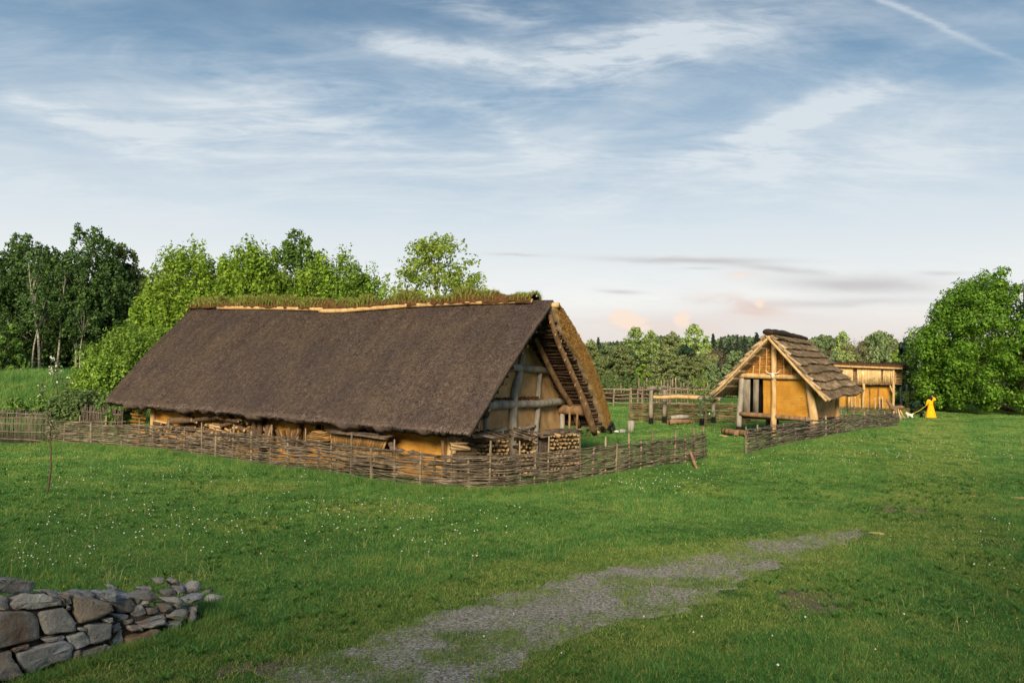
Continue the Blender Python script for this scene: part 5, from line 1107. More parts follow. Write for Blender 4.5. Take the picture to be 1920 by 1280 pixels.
# ------------------------------------------------------------------ dry stone wall, bottom left
W0, W1 = ground(40, 1279), ground(325, 1192)
wd_ = W1 - W0; wd_[2] = 0; wd_ /= np.linalg.norm(wd_); wn_ = np.array([wd_[1], -wd_[0], 0]); 
if wn_[1] > 0: wn_ = -wn_                      # faces the camera
sw = thing('dry_stone_wall', 'low dry stone wall of big grey and brown stones crumbling to rubble at its right end', 'stone wall', (W0 + W1) / 2)
def onwall(zx, zy, back=0.0):
    px, py = zx / 4, 1060 + zy / 4; d = ray(px, py); p0 = W0 - wn_ * back
    nn_ = wn_ + np.array([0, 0, .16]);  t_ = ((p0 - CAMP) @ nn_) / (d @ nn_); return CAMP + d * t_
ST = [[(-120, 95), (0, 92), (130, 108), (265, 125), (240, 190), (0, 205), (-120, 205)], [(75, 265), (180, 205), (330, 200), (455, 270), (455, 300), (230, 332), (90, 332)], [(240, 188), (400, 192), (462, 250), (330, 205)],
 [(-60, 345), (190, 338), (305, 385), (318, 560), (130, 590), (-60, 632)], [(302, 345), (490, 312), (587, 430), (580, 490), (340, 516)], [(525, 215), (680, 235), (840, 285), (862, 345), (600, 440), (558, 330)], [(435, 215), (520, 220), (548, 282), (480, 305)],
 [(645, 455), (840, 432), (838, 560), (692, 590), (655, 520)], [(322, 545), (478, 525), (480, 552), (332, 572)], [(118, 655), (478, 560), (540, 612), (540, 690), (250, 822), (170, 782)], [(500, 530), (640, 492), (690, 590), (560, 632)],
 [(604, 640), (780, 592), (780, 662), (620, 706)], [(-40, 660), (85, 640), (98, 720), (180, 832), (-40, 870)], [(553, 650), (598, 640), (602, 700), (560, 706)], [(790, 592), (830, 600), (832, 652), (790, 655)], [(845, 560), (905, 475), (925, 530), (925, 610), (850, 642)],
 [(955, 540), (1150, 475), (1282, 512), (1222, 570), (970, 636)], [(855, 260), (1000, 243), (1015, 300), (960, 348), (868, 342)], [(1000, 300), (1060, 288), (1122, 360), (1010, 392), (980, 362)], [(975, 235), (1055, 216), (1062, 250), (1027, 288)], [(1050, 290), (1080, 222), (1126, 270), (1100, 302)],
 [(930, 232), (1100, 182), (1150, 208), (1178, 250), (1130, 268)], [(745, 205), (870, 188), (862, 275), (780, 252)], [(845, 358), (962, 358), (962, 396), (860, 402)], [(898, 420), (987, 380), (992, 416), (908, 442)], [(1005, 415), (1242, 360), (1250, 402), (1030, 442)],
 [(1055, 450), (1242, 408), (1236, 446), (1080, 472)], [(968, 460), (1060, 455), (1066, 486), (978, 492)], [(1098, 320), (1192, 308), (1202, 356), (1120, 366)], [(1185, 290), (1290, 283), (1302, 330), (1220, 352)], [(1250, 375), (1300, 323), (1402, 323), (1402, 382), (1370, 416)],
 [(1186, 245), (1330, 228), (1378, 270), (1330, 316), (1288, 282)], [(1383, 250), (1520, 208), (1502, 272), (1398, 278)], [(1383, 170), (1470, 113), (1502, 140), (1482, 200), (1398, 216)], [(1255, 112), (1300, 92), (1347, 125), (1330, 152)], [(1398, 390), (1460, 328), (1467, 382), (1410, 427)],
 [(1228, 440), (1352, 418), (1352, 456), (1290, 477)], [(1168, 102), (1222, 95), (1232, 122), (1180, 132)], [(838, 460), (890, 428), (897, 482), (848, 502)], [(780, 400), (852, 393), (842, 428), (796, 428)], [(588, 460), (642, 455), (642, 497), (600, 492)], [(98, 622), (212, 600), (202, 628), (108, 648)],
 [(-40, 212), (58, 235), (62, 322), (-40, 334)], [(498, 290), (546, 310), (546, 342), (512, 332)], [(1040, 168), (1120, 155), (1160, 190), (1090, 192)], [(815, 150), (850, 138), (890, 165), (860, 185)], [(1200, 200), (1290, 180), (1330, 215), (1240, 230)], [(1300, 150), (1370, 140), (1390, 190), (1320, 205)], [(930, 620), (1000, 640), (960, 665), (900, 655)], [(1285, 478), (1345, 470), (1335, 500), (1290, 505)]]
def stone_poly(poly, seed):
    rg = np.random.default_rng(seed); cx_ = np.mean([p[0] for p in poly]); cy_ = np.mean([p[1] for p in poly]); rub = max(0, (cx_ - 850) / 600)
    backset = (.0 if cx_ < 830 else .03 + .12 * rg.uniform()) + max(0, (260 - cy_)) / 1200 * (1 if cx_ > 700 else .4)
    P = np.array([onwall(x, y, backset) for x, y in poly]); c = P.mean(0); P = c + (P - c) * 1.0
    # resample the ring with rounded corners
    pts = []
    n = len(P)
    for i in range(n):
        a, b_, d = P[i - 1], P[i], P[(i + 1) % n]; r_ = .12
        pts += [b_ + (a - b_) * r_, b_ + (a - b_) * r_ * .28 + (d - b_) * r_ * .28, b_ + (d - b_) * r_, b_ + (d - b_) * .5]
    Rg = np.array(pts); m = len(Rg); size = np.sqrt(((P - c) ** 2).sum(1)).mean()
    lay = []; dmax = min(1.0, 1.3 * size / .38)
    for (sc_, dp) in [(.80, -.38), (.99, -.10), (1.0, -.045), (.99, -.012), (.965, .006), (.80, .012), (.5, .014)]:
        L = c + (Rg - c) * sc_ + wn_ * dp * (dmax if dp < -.2 else 1 if dp < 0 else (1 + rub * 2.2)); 
        L = L + rg.normal(0, .0045, L.shape) * (sc_ < .99) ; lay.append(L)
    tilt = rg.normal(0, .09, 2)
    b = MB(); V = np.concatenate(lay + [[c + wn_ * .026 * (1 + rub * 2.2)]])
    V = V + wn_ * (((V - c) @ wd_) * tilt[0] + (V[:, 2] - c[2]) * tilt[1])[:, None]
    V += .014 * np.stack([vnoise2(V[:, 0] * 26 + seed, V[:, 2] * 26, seed + k + 7) for k in range(3)], 1)
    V += .014 * np.stack([vnoise2(V[:, 0] * 9 + seed, V[:, 2] * 9, seed + k) for k in range(3)], 1)
    k = len(lay); i = np.arange(k - 1)[:, None] * m; j = np.arange(m)[None, :]; jj = (j + 1) % m
    q = np.stack([i + j, i + jj, i + m + jj, i + m + j], -1).reshape(-1, 4)
    t_ = np.array([[(k - 1) * m + a, (k - 1) * m + (a + 1) % m, k * m] for a in range(m)])
    b.add(V, q, t_, np.array([list(range(m))[::-1]])); return b.build('stone', M_stone, sw)
for k, p in enumerate(ST): stone_poly(p, 100 + k)
b = MB()
for (f0, f1, h0, h1) in [(-.30, .55, .80, .62), (.55, 1.05, .42, .22), (1.05, 1.45, .2, .03)]:
    base = lambda f: W0 + (W1 - W0) * f - wn_ * .16
    ps = [base(f0), base(f1), base(f1) + [0, 0, h1], base(f0) + [0, 0, h0]]; ps[0][2] -= .3; ps[1][2] -= .3; shell(b, ps, -wn_ * .5)
b.build('rubble_core', mat('wall_core', [h('2e2a24'), h('4a443c')], 8, bump=.9), sw)
for k in range(34):      # stones along the top, behind the face
    f = R.uniform(-.35, 1.28); hh = np.interp(f, [-.4, .55, .9, 1.5], [.90, .66, .46, .10]); c = W0 + (W1 - W0) * f - wn_ * (R.uniform(.36, .62) if f < 1 else R.uniform(.2, .5)); c[2] = gz1(c[0], c[1]) + hh - .06; s_ = R.uniform(.10, .2)
    rock('stone', None, None, c, (s_ * 1.3, s_, s_ * .62), 300 + k, parent=sw)
for k in range(16):      # stones of the near end
    c = W0 + (W1 - W0) * R.uniform(-.46, -.28) - wn_ * R.uniform(.1, .62); c[2] = gz1(c[0], c[1]) + .10 + .2 * (k % 4); s_ = R.uniform(.14, .22)
    rock('stone', None, None, c, (s_ * 1.2, s_, s_ * .8), 400 + k, parent=sw)
for k, (zx, zy, s_) in enumerate([(1615, 240, .11), (1545, 378, .065), (1600, 330, .07), (1560, 180, .07)]):
    g_ = ground(zx / 4, 1060 + zy / 4 + 6); rock('field_stone', ['grey stone lying in the grass just right of the rubble end', 'small pale stone in front of the rubble end', 'low dark stone half sunk in grass by the rubble end', 'stone behind the rubble end'][k], 'stone', g_ + [0, 0, s_ * .3], (s_ * 1.3, s_, s_ * .8), 60 + k)
for k, (px, py, s_) in enumerate([(1848, 932, .16), (1825, 930, .10), (1915, 934, .2), (1648, 1000, .13), (1212, 860, .06)]):
    rock('field_stone', ['largest pale flat stone in the lawn at right', 'small pale flat stone beside the largest one at right', 'flat pale stone at the right edge of the lawn', 'flat pale stone in the grass just past the track end', 'small stone by the outer fence'][k], 'stone', ground(px, py), (s_ * 1.8, s_, .035), 80 + k, M_pale if k < 4 else None)

# ------------------------------------------------------------------ trees
def leafquads(C, N, size, rg, asp=.62):
    n = len(C); N = N / (np.linalg.norm(N, axis=1)[:, None] + 1e-9); T = np.cross(N, rg.normal(0, 1, (n, 3))); T /= np.linalg.norm(T, axis=1)[:, None] + 1e-9; B_ = np.cross(N, T)
    s_ = (size * rg.uniform(.6, 1.4, n))[:, None]
    V = np.stack([C - T * s_, C - B_ * s_ * asp + N * s_ * .15, C + T * s_, C + B_ * s_ * asp + N * s_ * .15], 1).reshape(-1, 3)
    return V, np.arange(n)[:, None] * 4 + np.array([[0, 1, 2, 3]])
def sph(rg, n): d = rg.normal(0, 1, (n, 3)); return d / np.linalg.norm(d, axis=1)[:, None]
def clump_leaves(b, centers, radii, per, size, rg, upb=.35, flat=.75, droop=0.0):
    for c, r in zip(centers, radii):
        n = max(6, int(per * rg.uniform(.7, 1.3))); d = sph(rg, n); rr = r * rg.uniform(.25, 1.1, n) ** .6
        C = c + d * rr[:, None] * np.array([1, 1, flat]); 
        if droop: C[:, 2] -= droop * rg.uniform(0, 1, n) ** 1.5 * r
        N = d + rg.normal(0, .45, (n, 3)) + np.array([0, 0, upb]); b.add(*leafquads(C, N, size, rg))
def limbs(b, H_, r0, tips, rg, base=.18, sides=7, lean=(0, 0)):
    top = np.array([lean[0], lean[1], H_ * .9]); P = curve([np.array([0, 0, -.2]), np.array([lean[0] * .2 + rg.normal(0, .01 * H_), rg.normal(0, .01 * H_), H_ * .33]), np.array([lean[0] * .6, lean[1] * .6 + rg.normal(0, .02 * H_), H_ * .62]), top], 18)
    b.tube(P, r0 * np.linspace(1, .12, 18) * np.concatenate([[1.25, 1.08], np.ones(16)]), sides)
    for tpt in tips:
        z0 = np.clip(tpt[2] / H_ - rg.uniform(.12, .3), base, .85); i = int(z0 / .9 * 17); p0 = P[min(i, 17)]
        mid = (p0 + tpt) / 2 + np.array([0, 0, .05 * H_ * rg.uniform(.2, 1)]); rr = r0 * .38 * (1 - .6 * z0); b.tube(curve([p0, mid, tpt], 7), np.linspace(rr, rr * .25, 7), 5)
def env_round(t): return np.sqrt(np.clip(1 - (2 * t - 1) ** 2, 0, 1))
def env_egg(t): return np.clip(np.sin(PI * np.clip(t, 0, 1) ** .75), 0, 1) ** .8
def env_dome(t): return np.sqrt(np.clip(1 - t ** 2.4, 0, 1)) * (.92 + .08 * np.minimum(t * 6, 1))
def crown_centers(rg, n, H_, Wd, cb, env, inner=.45):
    t_ = rg.uniform(0.02, .98, n * 3); keep = rg.uniform(0, 1, n * 3) < env(t_) ** 1.2 + .05; t_ = t_[keep][:n]; a = rg.uniform(0, 2 * PI, len(t_))
    r = env(t_) * Wd / 2 * (inner + (1 - inner) * np.sqrt(rg.uniform(0, 1, len(t_)))) * rg.uniform(.85, 1.1, len(t_)); return np.stack([r * np.cos(a), r * np.sin(a), H_ * (cb + (1 - cb) * t_)], 1)
def mesh_pair(bt, bc, tm, lm, nm):
    return (np_mesh(nm + '_trunk', np.concatenate(bt.V), bt.F, tm, True) if bt.V else None, np_mesh(nm + '_crown', np.concatenate(bc.V), bc.F, lm) if bc.V else None)
def make_broad(seed, H_, Wd, cb, ncl, per, lsize, lm, tm=None, env=env_egg, cr=.13, inner=.45, r0=None, droop=0., flat=.75):
    rg = np.random.default_rng(seed); C = crown_centers(rg, ncl, H_, Wd, cb, env, inner); bc, bt = MB(), MB()
    clump_leaves(bc, C, rg.uniform(.7, 1.35, len(C)) * cr * Wd, per, lsize, rg, flat=flat, droop=droop)
    limbs(bt, H_, r0 or H_ * .016, C[:: max(1, len(C) // 26)] * np.array([.9, .9, .97]), rg, cb * .8)
    return mesh_pair(bt, bc, tm or M_trunk, lm, 'tree')
def make_birch(seed, H_, Wd, cb, ncl, per, lsize, lm, lean=(0, 0), tm=None):
    rg = np.random.default_rng(seed); C = crown_centers(rg, ncl, H_, Wd, cb, env_egg, .35); C[:, :2] += np.outer(C[:, 2] / H_, lean); bc, bt = MB(), MB()
    for c in C:
        ns = rg.integers(5, 9)
        for k in range(ns):
            a = rg.uniform(0, 2 * PI); L = rg.uniform(.06, .17) * H_; n = int(per / ns); q = rg.uniform(0, 1, n); p0 = c + np.array([math.cos(a), math.sin(a), rg.uniform(-.2, .5)]) * Wd * .09
            P_ = p0 + np.stack([np.cos(a) * q * L * .28, np.sin(a) * q * L * .28, L * (.18 * q - 1.0 * q ** 2)], 1) + rg.normal(0, lsize * .7, (n, 3)); bc.add(*leafquads(P_, sph(rg, n) + [0, 0, .2], lsize, rg))
    limbs(bt, H_, H_ * .0125, C[::max(1, len(C) // 22)], rg, cb, lean=lean)
    return mesh_pair(bt, bc, tm or M_birch, lm, 'birch')
def make_shoots(seed, H_, Wd, ns, per, lsize, lm, lean=.35):
    rg = np.random.default_rng(seed); bc, bt = MB(), MB()
    for k in range(ns):
        a = rg.uniform(0, 2 * PI); q = math.sqrt(rg.uniform(0, 1)); p0 = np.array([math.cos(a), math.sin(a), 0]) * q * Wd * .30; hh_ = H_ * (1 - .42 * q ** 2) * rg.uniform(.45, .97)
        p1 = p0 + np.array([math.cos(a) * Wd * .20 * q + rg.normal(0, .03 * Wd), math.sin(a) * Wd * .20 * q + rg.normal(0, .03 * Wd), hh_]); md = (p0 + p1) / 2 + np.array([math.cos(a), math.sin(a), 0]) * .05 * Wd
        P_ = curve([p0, md, p1], 9); bt.tube(P_, np.linspace(.055, .008, 9), 4)
        n = int(per * rg.uniform(.7, 1.3)); u = rg.uniform(.15, 1.0, n) ** .75; C = np.stack([np.interp(u, np.linspace(0, 1, 9), P_[:, i]) for i in range(3)], 1); sp = .55 * (1.05 - u) + .09
        d = sph(rg, n); C = C + d * ((sp + .35) * rg.uniform(.1, 1, n) ** .7 * min(Wd, 4.5) * .17)[:, None] ; bc.add(*leafquads(C, d + rg.normal(0, .4, (n, 3)) + [0, 0, .35], lsize, rg, .5))
    return mesh_pair(bt, bc, M_trunk, lm, 'thicket')
def make_willow(seed, H_, Wd, lm, lsize):
    rg = np.random.default_rng(seed); bc, bt = MB(), MB(); C = crown_centers(rg, 120, H_ * .86, Wd, .06, env_egg, .4)
    clump_leaves(bc, C, rg.uniform(.7, 1.3, len(C)) * .085 * Wd, 105, lsize, rg, flat=2.0)
    a, b_ = make_shoots(seed + 500, H_, Wd * .95, 60, 150, lsize, lm)
    limbs(bt, H_ * .8, .12, C[::6], rg, .1)
    vt = np.zeros(len(b_.vertices) * 3); b_.vertices.foreach_get('co', vt); bc.add(vt.reshape(-1, 3), np.arange(len(vt) // 3).reshape(-1, 4))
    return mesh_pair(bt, bc, M_trunk, lm, 'willow')
def make_conifer(seed, H_, Wd, lm, lsize=.22, layers=26):
    rg = np.random.default_rng(seed); bc, bt = MB(), MB(); bt.tube([np.array([0, 0, -.2]), np.array([0, 0, H_ * .5]), np.array([0, 0, H_])], np.array([H_ * .016, H_ * .01, .01]), 6)
    for k in range(layers):
        z = H_ * (.14 + .86 * k / layers); R_ = Wd / 2 * (1 - k / layers) ** .85 + .08; nb = max(5, int(11 * (1 - .5 * k / layers))); a0 = rg.uniform(0, 6)
        for j in range(nb):
            a = a0 + j * 2 * PI / nb + rg.normal(0, .15); L = R_ * rg.uniform(.65, 1.15); n = max(7, int(L * 26)); q = rg.uniform(.1, 1, n); P_ = np.stack([np.cos(a) * q * L, np.sin(a) * q * L, z - .32 * L * q + .1 * L * q ** 2], 1) + rg.normal(0, .09, (n, 3)) * np.array([1, 1, .8])
            bc.add(*leafquads(P_, sph(rg, n) * .8 + [0, 0, .7], lsize, rg, .45))
    return mesh_pair(bt, bc, M_trunk, lm, 'spruce')
def make_bare(seed, H_, Wd, lm, nleaf=300, m=None):
    rg = np.random.default_rng(seed); bt, bc = MB(), MB(); tips = []
    def rec(p, d, L, r, dep):
        n = 5; P_ = [p]; 
        for k in range(n - 1): d = d + rg.normal(0, .10, 3) + np.array([0, 0, .05]); d /= np.linalg.norm(d); P_.append(P_[-1] + d * L / (n - 1))
        bt.tube(P_, np.linspace(r, r * .6, n), 6 if dep > 3 else 4, False)
        if dep == 0: tips.append(P_[-1]); return
        for k in range(3 if dep < 4 else 3):
            nd = d + rg.normal(0, .42, 3) + np.array([0, 0, .12]); nd /= np.linalg.norm(nd); rec(np.array(P_[-1 - (k % 2)]), nd, L * rg.uniform(.62, .85), r * .58, dep - 1)
    rec(np.array([0, 0, -.2]), np.array([rg.normal(0, .04), 0, 1.]), H_ * .34, H_ * .014, 5)
    tp = np.array(tips)
    P_ = tp[rg.integers(0, len(tp), nleaf)] + rg.normal(0, .35, (nleaf, 3)); bc.add(*leafquads(P_, sph(rg, nleaf), .16, rg))
    for B_ in (bt, bc):
        for V in B_.V:
            V[:, :2] *= Wd / max(1e-3, np.ptp(tp[:, 0])); V[:, 2] *= H_ / tp[:, 2].max()
    return mesh_pair(bt, bc, m or M_twig, lm, 'bare_tree')
def plant(name, label, cat, loc, meshes, scale=(1, 1, 1), rot=0.0, group=None, parts=('trunk', 'crown')):
    root = thing(name, label, cat, loc, group); root.rotation_euler = (0, 0, rot); root.scale = scale if not np.isscalar(scale) else (scale,) * 3
    for nm, me in zip(parts, meshes):
        if me is None: continue
        o = bpy.data.objects.new(nm, me); COL.objects.link(o); o.parent = root
    return root
def fit(px, ptop, Y, Wpx, pbase=None):        # foot, height, width of a tree drawn between pixels
    f = on(px, Y); z = at(px, ptop, Y)[2]; return f, z - f[2], Wpx / F * Y
L_birch = leafmat('birch_leaves', ['324a26', '435f30', '53723a', '668546'], .3)
L_dark = leafmat('dark_leaves', ['1c2c20', '273c2a', '324c34', '3c5838'], .25)
L_olive = leafmat('olive_leaves', ['45552a', '586a33', '6a7a40', '4d5e2e'], .35)
L_lime = leafmat('lime_leaves', ['5a7a26', '73962f', '8ca83a', 'a0b648', '64882e'], .45)
L_fresh = leafmat('fresh_leaves', ['5a7a2a', '6f9036', '8aa844', '9cb852'], .45)
L_bush = leafmat('hornbeam_leaves', ['3f6018', '517820', '668c2a', '80a43a'], .4)
L_mid = leafmat('mid_leaves', ['46622c', '577634', '688a3e', '7a9a4a'], .35)
L_con = leafmat('spruce_needles', ['2c382c', '3a4838', '485644'], .1)
F_mid = leafmat('hazed_mid_leaves', ['5c7046', '728858', '859a6a', '98aa78'], .35)  # the far leaf colours are paled and greyed to carry distance haze
F_fresh = leafmat('hazed_fresh_leaves', ['708a48', '8aa35a', '9fb56c', 'b2c47f'], .35)
F_olive = leafmat('hazed_olive_leaves', ['626e44', '788452', '8c9862', '6c7a4a'], .3)
L_brown = leafmat('brown_buds', ['6a5642', '7d6850', '5d5a38'], .2)
L_grey = leafmat('greygreen_leaves', ['4f6434', '637a45', '748b55', '5a7040'], .35)
# the left wood
def birch_at(px, top, Y, Wpx, seed, lab, cb=.28, lm=L_birch, lean=(0, 0), ncl=70, grp=None, per=150):
    f, H_, Wd = fit(px, top, Y, Wpx); plant('birch_tree', lab, 'birch tree', f, make_birch(seed, H_, Wd * 1.3, cb * .6, int(ncl * 1.5), per, .125, lm, lean), group=grp)
birch_at(28, 428, 66, 95, 1, 'tall dark birch at the left edge, its drooping crown top standing alone', .25, lean=(.4, 0))
birch_at(70, 455, 64, 120, 2, 'broad dark birch beside the leftmost one, lower crown', .2)
birch_at(150, 421, 65, 125, 3, 'tallest birch of the left wood with twin pale trunks', .22, lean=(.3, 0), ncl=95)
birch_at(140, 520, 62.5, 60, 5, 'slim birch with a bare pale trunk before the dark wood', .45, ncl=26)
birch_at(215, 452, 68, 80, 4, 'thin olive birch at the right end of the left wood', .3, L_olive)
birch_at(-60, 440, 64, 140, 6, 'birch half outside the frame at the left edge', .2)
for k, (px, top, Y, lean) in enumerate([(72, 470, 60.5, (-1.2, 0)), (58, 540, 60, (.9, 0)), (148, 560, 60.3, (.2, 0)), (40, 580, 61, (-1.5, 0)), (103, 500, 61.5, (.5, 0))]):
    f, H_, Wd = fit(px, top, Y, 50); plant('birch_tree', ['leaning pale birch stem in front of the dark left wood', 'pale birch stem tilted right, low in the left wood', 'straight whitish birch stem left of the bright thicket', 'thin bare birch stem leaning far left', 'slender birch between the two tall ones'][k], 'birch tree', f, make_birch(40 + k, H_, Wd, .55, 14, 90, .10, L_birch, lean))
f, H_, Wd = fit(235, 500, 70, 120); plant('broadleaf_tree', 'dark rounded tree between the birches and the bright thicket', 'tree', f, make_broad(7, H_, Wd, .1, 80, 130, .17, L_dark))
f, H_, Wd = fit(2, 600, 56, 75); plant('bush', 'green bush at the left edge before the dark wood', 'bush', f, make_broad(8, H_, Wd, .02, 50, 110, .12, L_mid, env=env_dome))
rg = np.random.default_rng(77); b = MB(); n = 26000
px_ = rg.uniform(-160, 270, n); Yk = rg.uniform(72, 86, n); top = 530 + 30 * vnoise(px_ * .02, 3); py_ = top + (705 - top) * rg.uniform(0, 1, n) ** .8
C = np.stack([at(a, c, d_) for a, c, d_ in zip(px_, py_, Yk)]); b.add(*leafquads(C, sph(rg, n) + [0, -.4, .2], .30, rg)); o = tag(b.build('dark_wood', L_dark), 'dark mass of wood behind the birches on the left', 'wood', kind='stuff')
# the bright thicket and the trees over the long roof
for k, (px, top, Y, Wpx, seed, lab) in enumerate([(285, 505, 55, 95, 1, 'lime-green willow thicket at the left end, rising above the roof slope'), (335, 442, 56, 110, 2, 'lime-green willow with a tall narrow twin top, left of the roof ridge'), (392, 446, 56, 90, 3, 'lime-green willow with feathery tip beside the twin-topped one'),
        (425, 470, 57, 80, 9, 'lower lime willow in the gap of the thicket'), (462, 432, 56, 100, 4, 'tallest lime willow, directly left of the dark birch'), (503, 442, 57, 80, 5, 'lime willow close against the birch over the roof'), (592, 462, 57, 100, 6, 'lime willow right of the birch over the roof'),
        (645, 460, 58, 100, 7, 'broad darker willow toward the right end of the thicket'), (690, 490, 58, 80, 8, 'last willow sloping down at the right end of the thicket')]):
    f, H_, Wd = fit(px, top, Y, Wpx); plant('willow_thicket', lab, 'willow', f, make_willow(60 + seed, H_ * (1.07 if k else .97), Wd * (1.5 if k else 1.0), L_lime if k < 7 else L_fresh, .12))
f, H_, Wd = fit(555, 414, 62, 85); plant('birch_tree', 'dark-leaved birch rising out of the lime thicket above the roof', 'birch tree', f, make_birch(21, H_, Wd, .3, 70, 150, .12, L_mid))
L_airy = leafmat('airy_leaves', ['748c34', '8aa242', 'a2b652', 'b4c464'], .5)
f, H_, Wd = fit(818, 436, 54, 178); plant('broadleaf_tree', 'airy spring-green tree standing alone above the right half of the long roof', 'tree', f, make_broad(25, H_ * .98, Wd * 1.28, .06, 400, 42, .12, L_airy, env=env_dome, cr=.07, inner=.25, r0=.2))
f, H_, Wd = fit(752, 545, 56, 50); plant('bush', 'dark bush low beside the airy tree above the roof', 'bush', f, make_broad(23, H_, Wd, .05, 40, 80, .12, L_mid, env=env_dome))
for k, (px, top, Y, Wpx, lm, lab) in enumerate([(250, 598, 46, 175, L_fresh, 'bushy willow touching the lower left roof edge'), (200, 655, 44, 120, L_fresh, 'smaller green shrub on the bank left of the roof corner'), (300, 590, 48, 90, L_lime, 'light shrub directly behind the hipped roof edge'), (155, 735, 39, 120, L_grey, 'grey-green low shrub on the bank slope'), (225, 728, 38, 80, L_mid, 'leafy low shrub under the roof corner behind the fence'), (60, 745, 40, 90, L_mid, 'rough green growth low on the bank at left')]):
    f, H_, Wd = fit(px, top, Y, Wpx); plant('shrub', lab, 'shrub', f, make_willow(90 + k, H_, Wd, lm, .085) if k < 4 else make_broad(90 + k, H_, Wd, .02, 36, 90, .08, lm, env=env_dome))
# blossom trees and saplings
M_white = leafmat('white_blossom', ['e8e4dc', 'f4f1ea', 'ddd8cc'], .3, )
def sapling(px, base_py, top, Y, lab, seed, blossom=0.0, wpx=30, nleaf=420, lm=L_grey, name='sapling', bend=0.0, cb=.5, ls=.035):
    f = on(px, Y); z = at(px, top, Y)[2]; H_ = z - f[2]; rg = np.random.default_rng(seed); bt, bc, bf = MB(), MB(), MB(); Wd = wpx / F * Y
    stem = curve([np.array([0, 0, -.1]), np.array([.10 + bend, 0, H_ * .25]), np.array([.06, 0, H_ * .6]), np.array([.02, 0, H_])], 14); bt.tube(stem, np.linspace(.032, .008, 14) * max(1, Y / 28), 6); tips = []
    for k in range(12):
        q = rg.uniform(cb, .95); p0 = np.array([np.interp(q, np.linspace(0, 1, 14), stem[:, i]) for i in range(3)]); a = rg.uniform(0, 2 * PI); e = p0 + np.array([math.cos(a), math.sin(a), rg.uniform(.1, .9)]) * Wd * .5 * rg.uniform(.5, 1.0); bt.tube(curve([p0, (p0 + e) / 2 + [0, 0, .03], e], 5), np.linspace(.012, .005, 5), 4); tips.append((p0, e))
    for n, B_ in ((int(nleaf * (1 - blossom)), bc), (int(nleaf * blossom), bf)):
        if n < 3: continue
        ii = rg.integers(0, len(tips), n); q = rg.uniform(.3, 1.1, n)[:, None]; P_ = np.array([tips[i][0] for i in ii]) * (1 - q) + np.array([tips[i][1] for i in ii]) * q + rg.normal(0, .05 * max(1, Wd), (n, 3)); B_.add(*leafquads(P_, sph(rg, n) + [0, 0, .3], ls, rg))
    root = thing(name, lab, 'young tree', f)
    for nm, B_, m in (('trunk', bt, M_trunk), ('leaves', bc, lm), ('blossom', bf, M_white)):
        if B_.V: o = bpy.data.objects.new(nm, np_mesh(nm, np.concatenate(B_.V), B_.F, m)); COL.objects.link(o); o.parent = root
sapling(94, 915, 772, 20.8, 'thin leafy sapling with a bare curved stem in front of the left wattle fence', 1, .04, 44, 190, bend=-.02, cb=.62, ls=.028)
sapling(103, 760, 668, 40, 'slim young tree crowned with white blossom on the bank', 2, .5, 32, 150, cb=.6, ls=.055)
sapling(78, 765, 715, 40, 'small young tree with a few white flowers low on the bank', 3, .25, 26, 70, cb=.5, ls=.06)
sapling(125, 760, 716, 39, 'leafy young tree right of the blossom tree on the bank', 4, .06, 36, 120, cb=.4, ls=.06)
sapling(1320, 800, 728, 46, 'young leafy tree in the yard beside the right timber frame', 5, .03, 42, 520, cb=.25, ls=.06)
sapling(1222, 770, 705, 76, 'wispy light-green young tree in the field left of centre', 6, 0, 40, 260, L_lime, cb=.2, ls=.1)
sapling(1312, 760, 703, 78, 'bright young tree behind the picket stakes', 7, 0, 44, 320, L_lime, cb=.15, ls=.1)
sapling(1255, 750, 694, 80, 'thin bare-stemmed pole tree in the field', 8, 0, 24, 60, L_olive, cb=.6, ls=.1)
# the big bush on the right
f, H_, Wd = fit(1922, 494, 69, 372)
plant('large_tree', 'huge rounded leafy tree reaching the ground at the right edge, behind the person in yellow', 'tree', f, make_broad(31, H_ * .97, Wd, .03, 620, 210, .125, L_bush, env=env_dome, cr=.05, inner=.74, r0=.35, flat=.8))
f, H_, Wd = fit(1705, 672, 84, 48); plant('bush', 'dark green round bush between the pile house and the huge tree', 'bush', f, make_broad(32, H_, Wd, .02, 40, 90, .2, L_mid, env=env_dome))
f, H_, Wd = fit(1716, 715, 74, 40); plant('bush', 'pale scrubby bush with bare stems by the paling', 'bush', f, make_shoots(33, H_, Wd, 24, 60, .12, L_grey))
f, H_, Wd = fit(1718, 750, 66, 22); plant('bush', 'small dark shrub at the left foot of the huge tree', 'bush', f, make_broad(34, H_, Wd, .02, 24, 70, .12, L_dark, env=env_dome))
# distant wood: one prototype per kind, copied
PR = {
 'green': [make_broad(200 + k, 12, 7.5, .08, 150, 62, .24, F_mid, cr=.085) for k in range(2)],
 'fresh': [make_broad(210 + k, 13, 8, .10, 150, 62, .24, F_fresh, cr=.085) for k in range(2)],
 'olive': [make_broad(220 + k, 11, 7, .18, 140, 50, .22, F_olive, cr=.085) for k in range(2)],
 'dark': [make_broad(230, 12, 8, .1, 60, 60, .32, L_dark, cr=.13)],
 'spruce': [make_conifer(240 + k, 14, 5.2, L_con, .34, 30) for k in range(2)],
 'bare': [make_bare(250 + k, 11, 7, L_brown, 260) for k in range(2)],
 'scrub': [make_shoots(260 + k, 4.5, 4.5, 26, 60, .2, L_grey) for k in range(2)],
 'poplar': [make_broad(270, 9, 1.6, .05, 40, 40, .22, L_lime, cr=.3)]}
DIM = {'green': (12, 7.5), 'fresh': (13, 8), 'olive': (11, 7), 'dark': (12, 8), 'spruce': (14, 5.2), 'bare': (11, 7), 'scrub': (4.5, 4.5), 'poplar': (9, 1.6)}
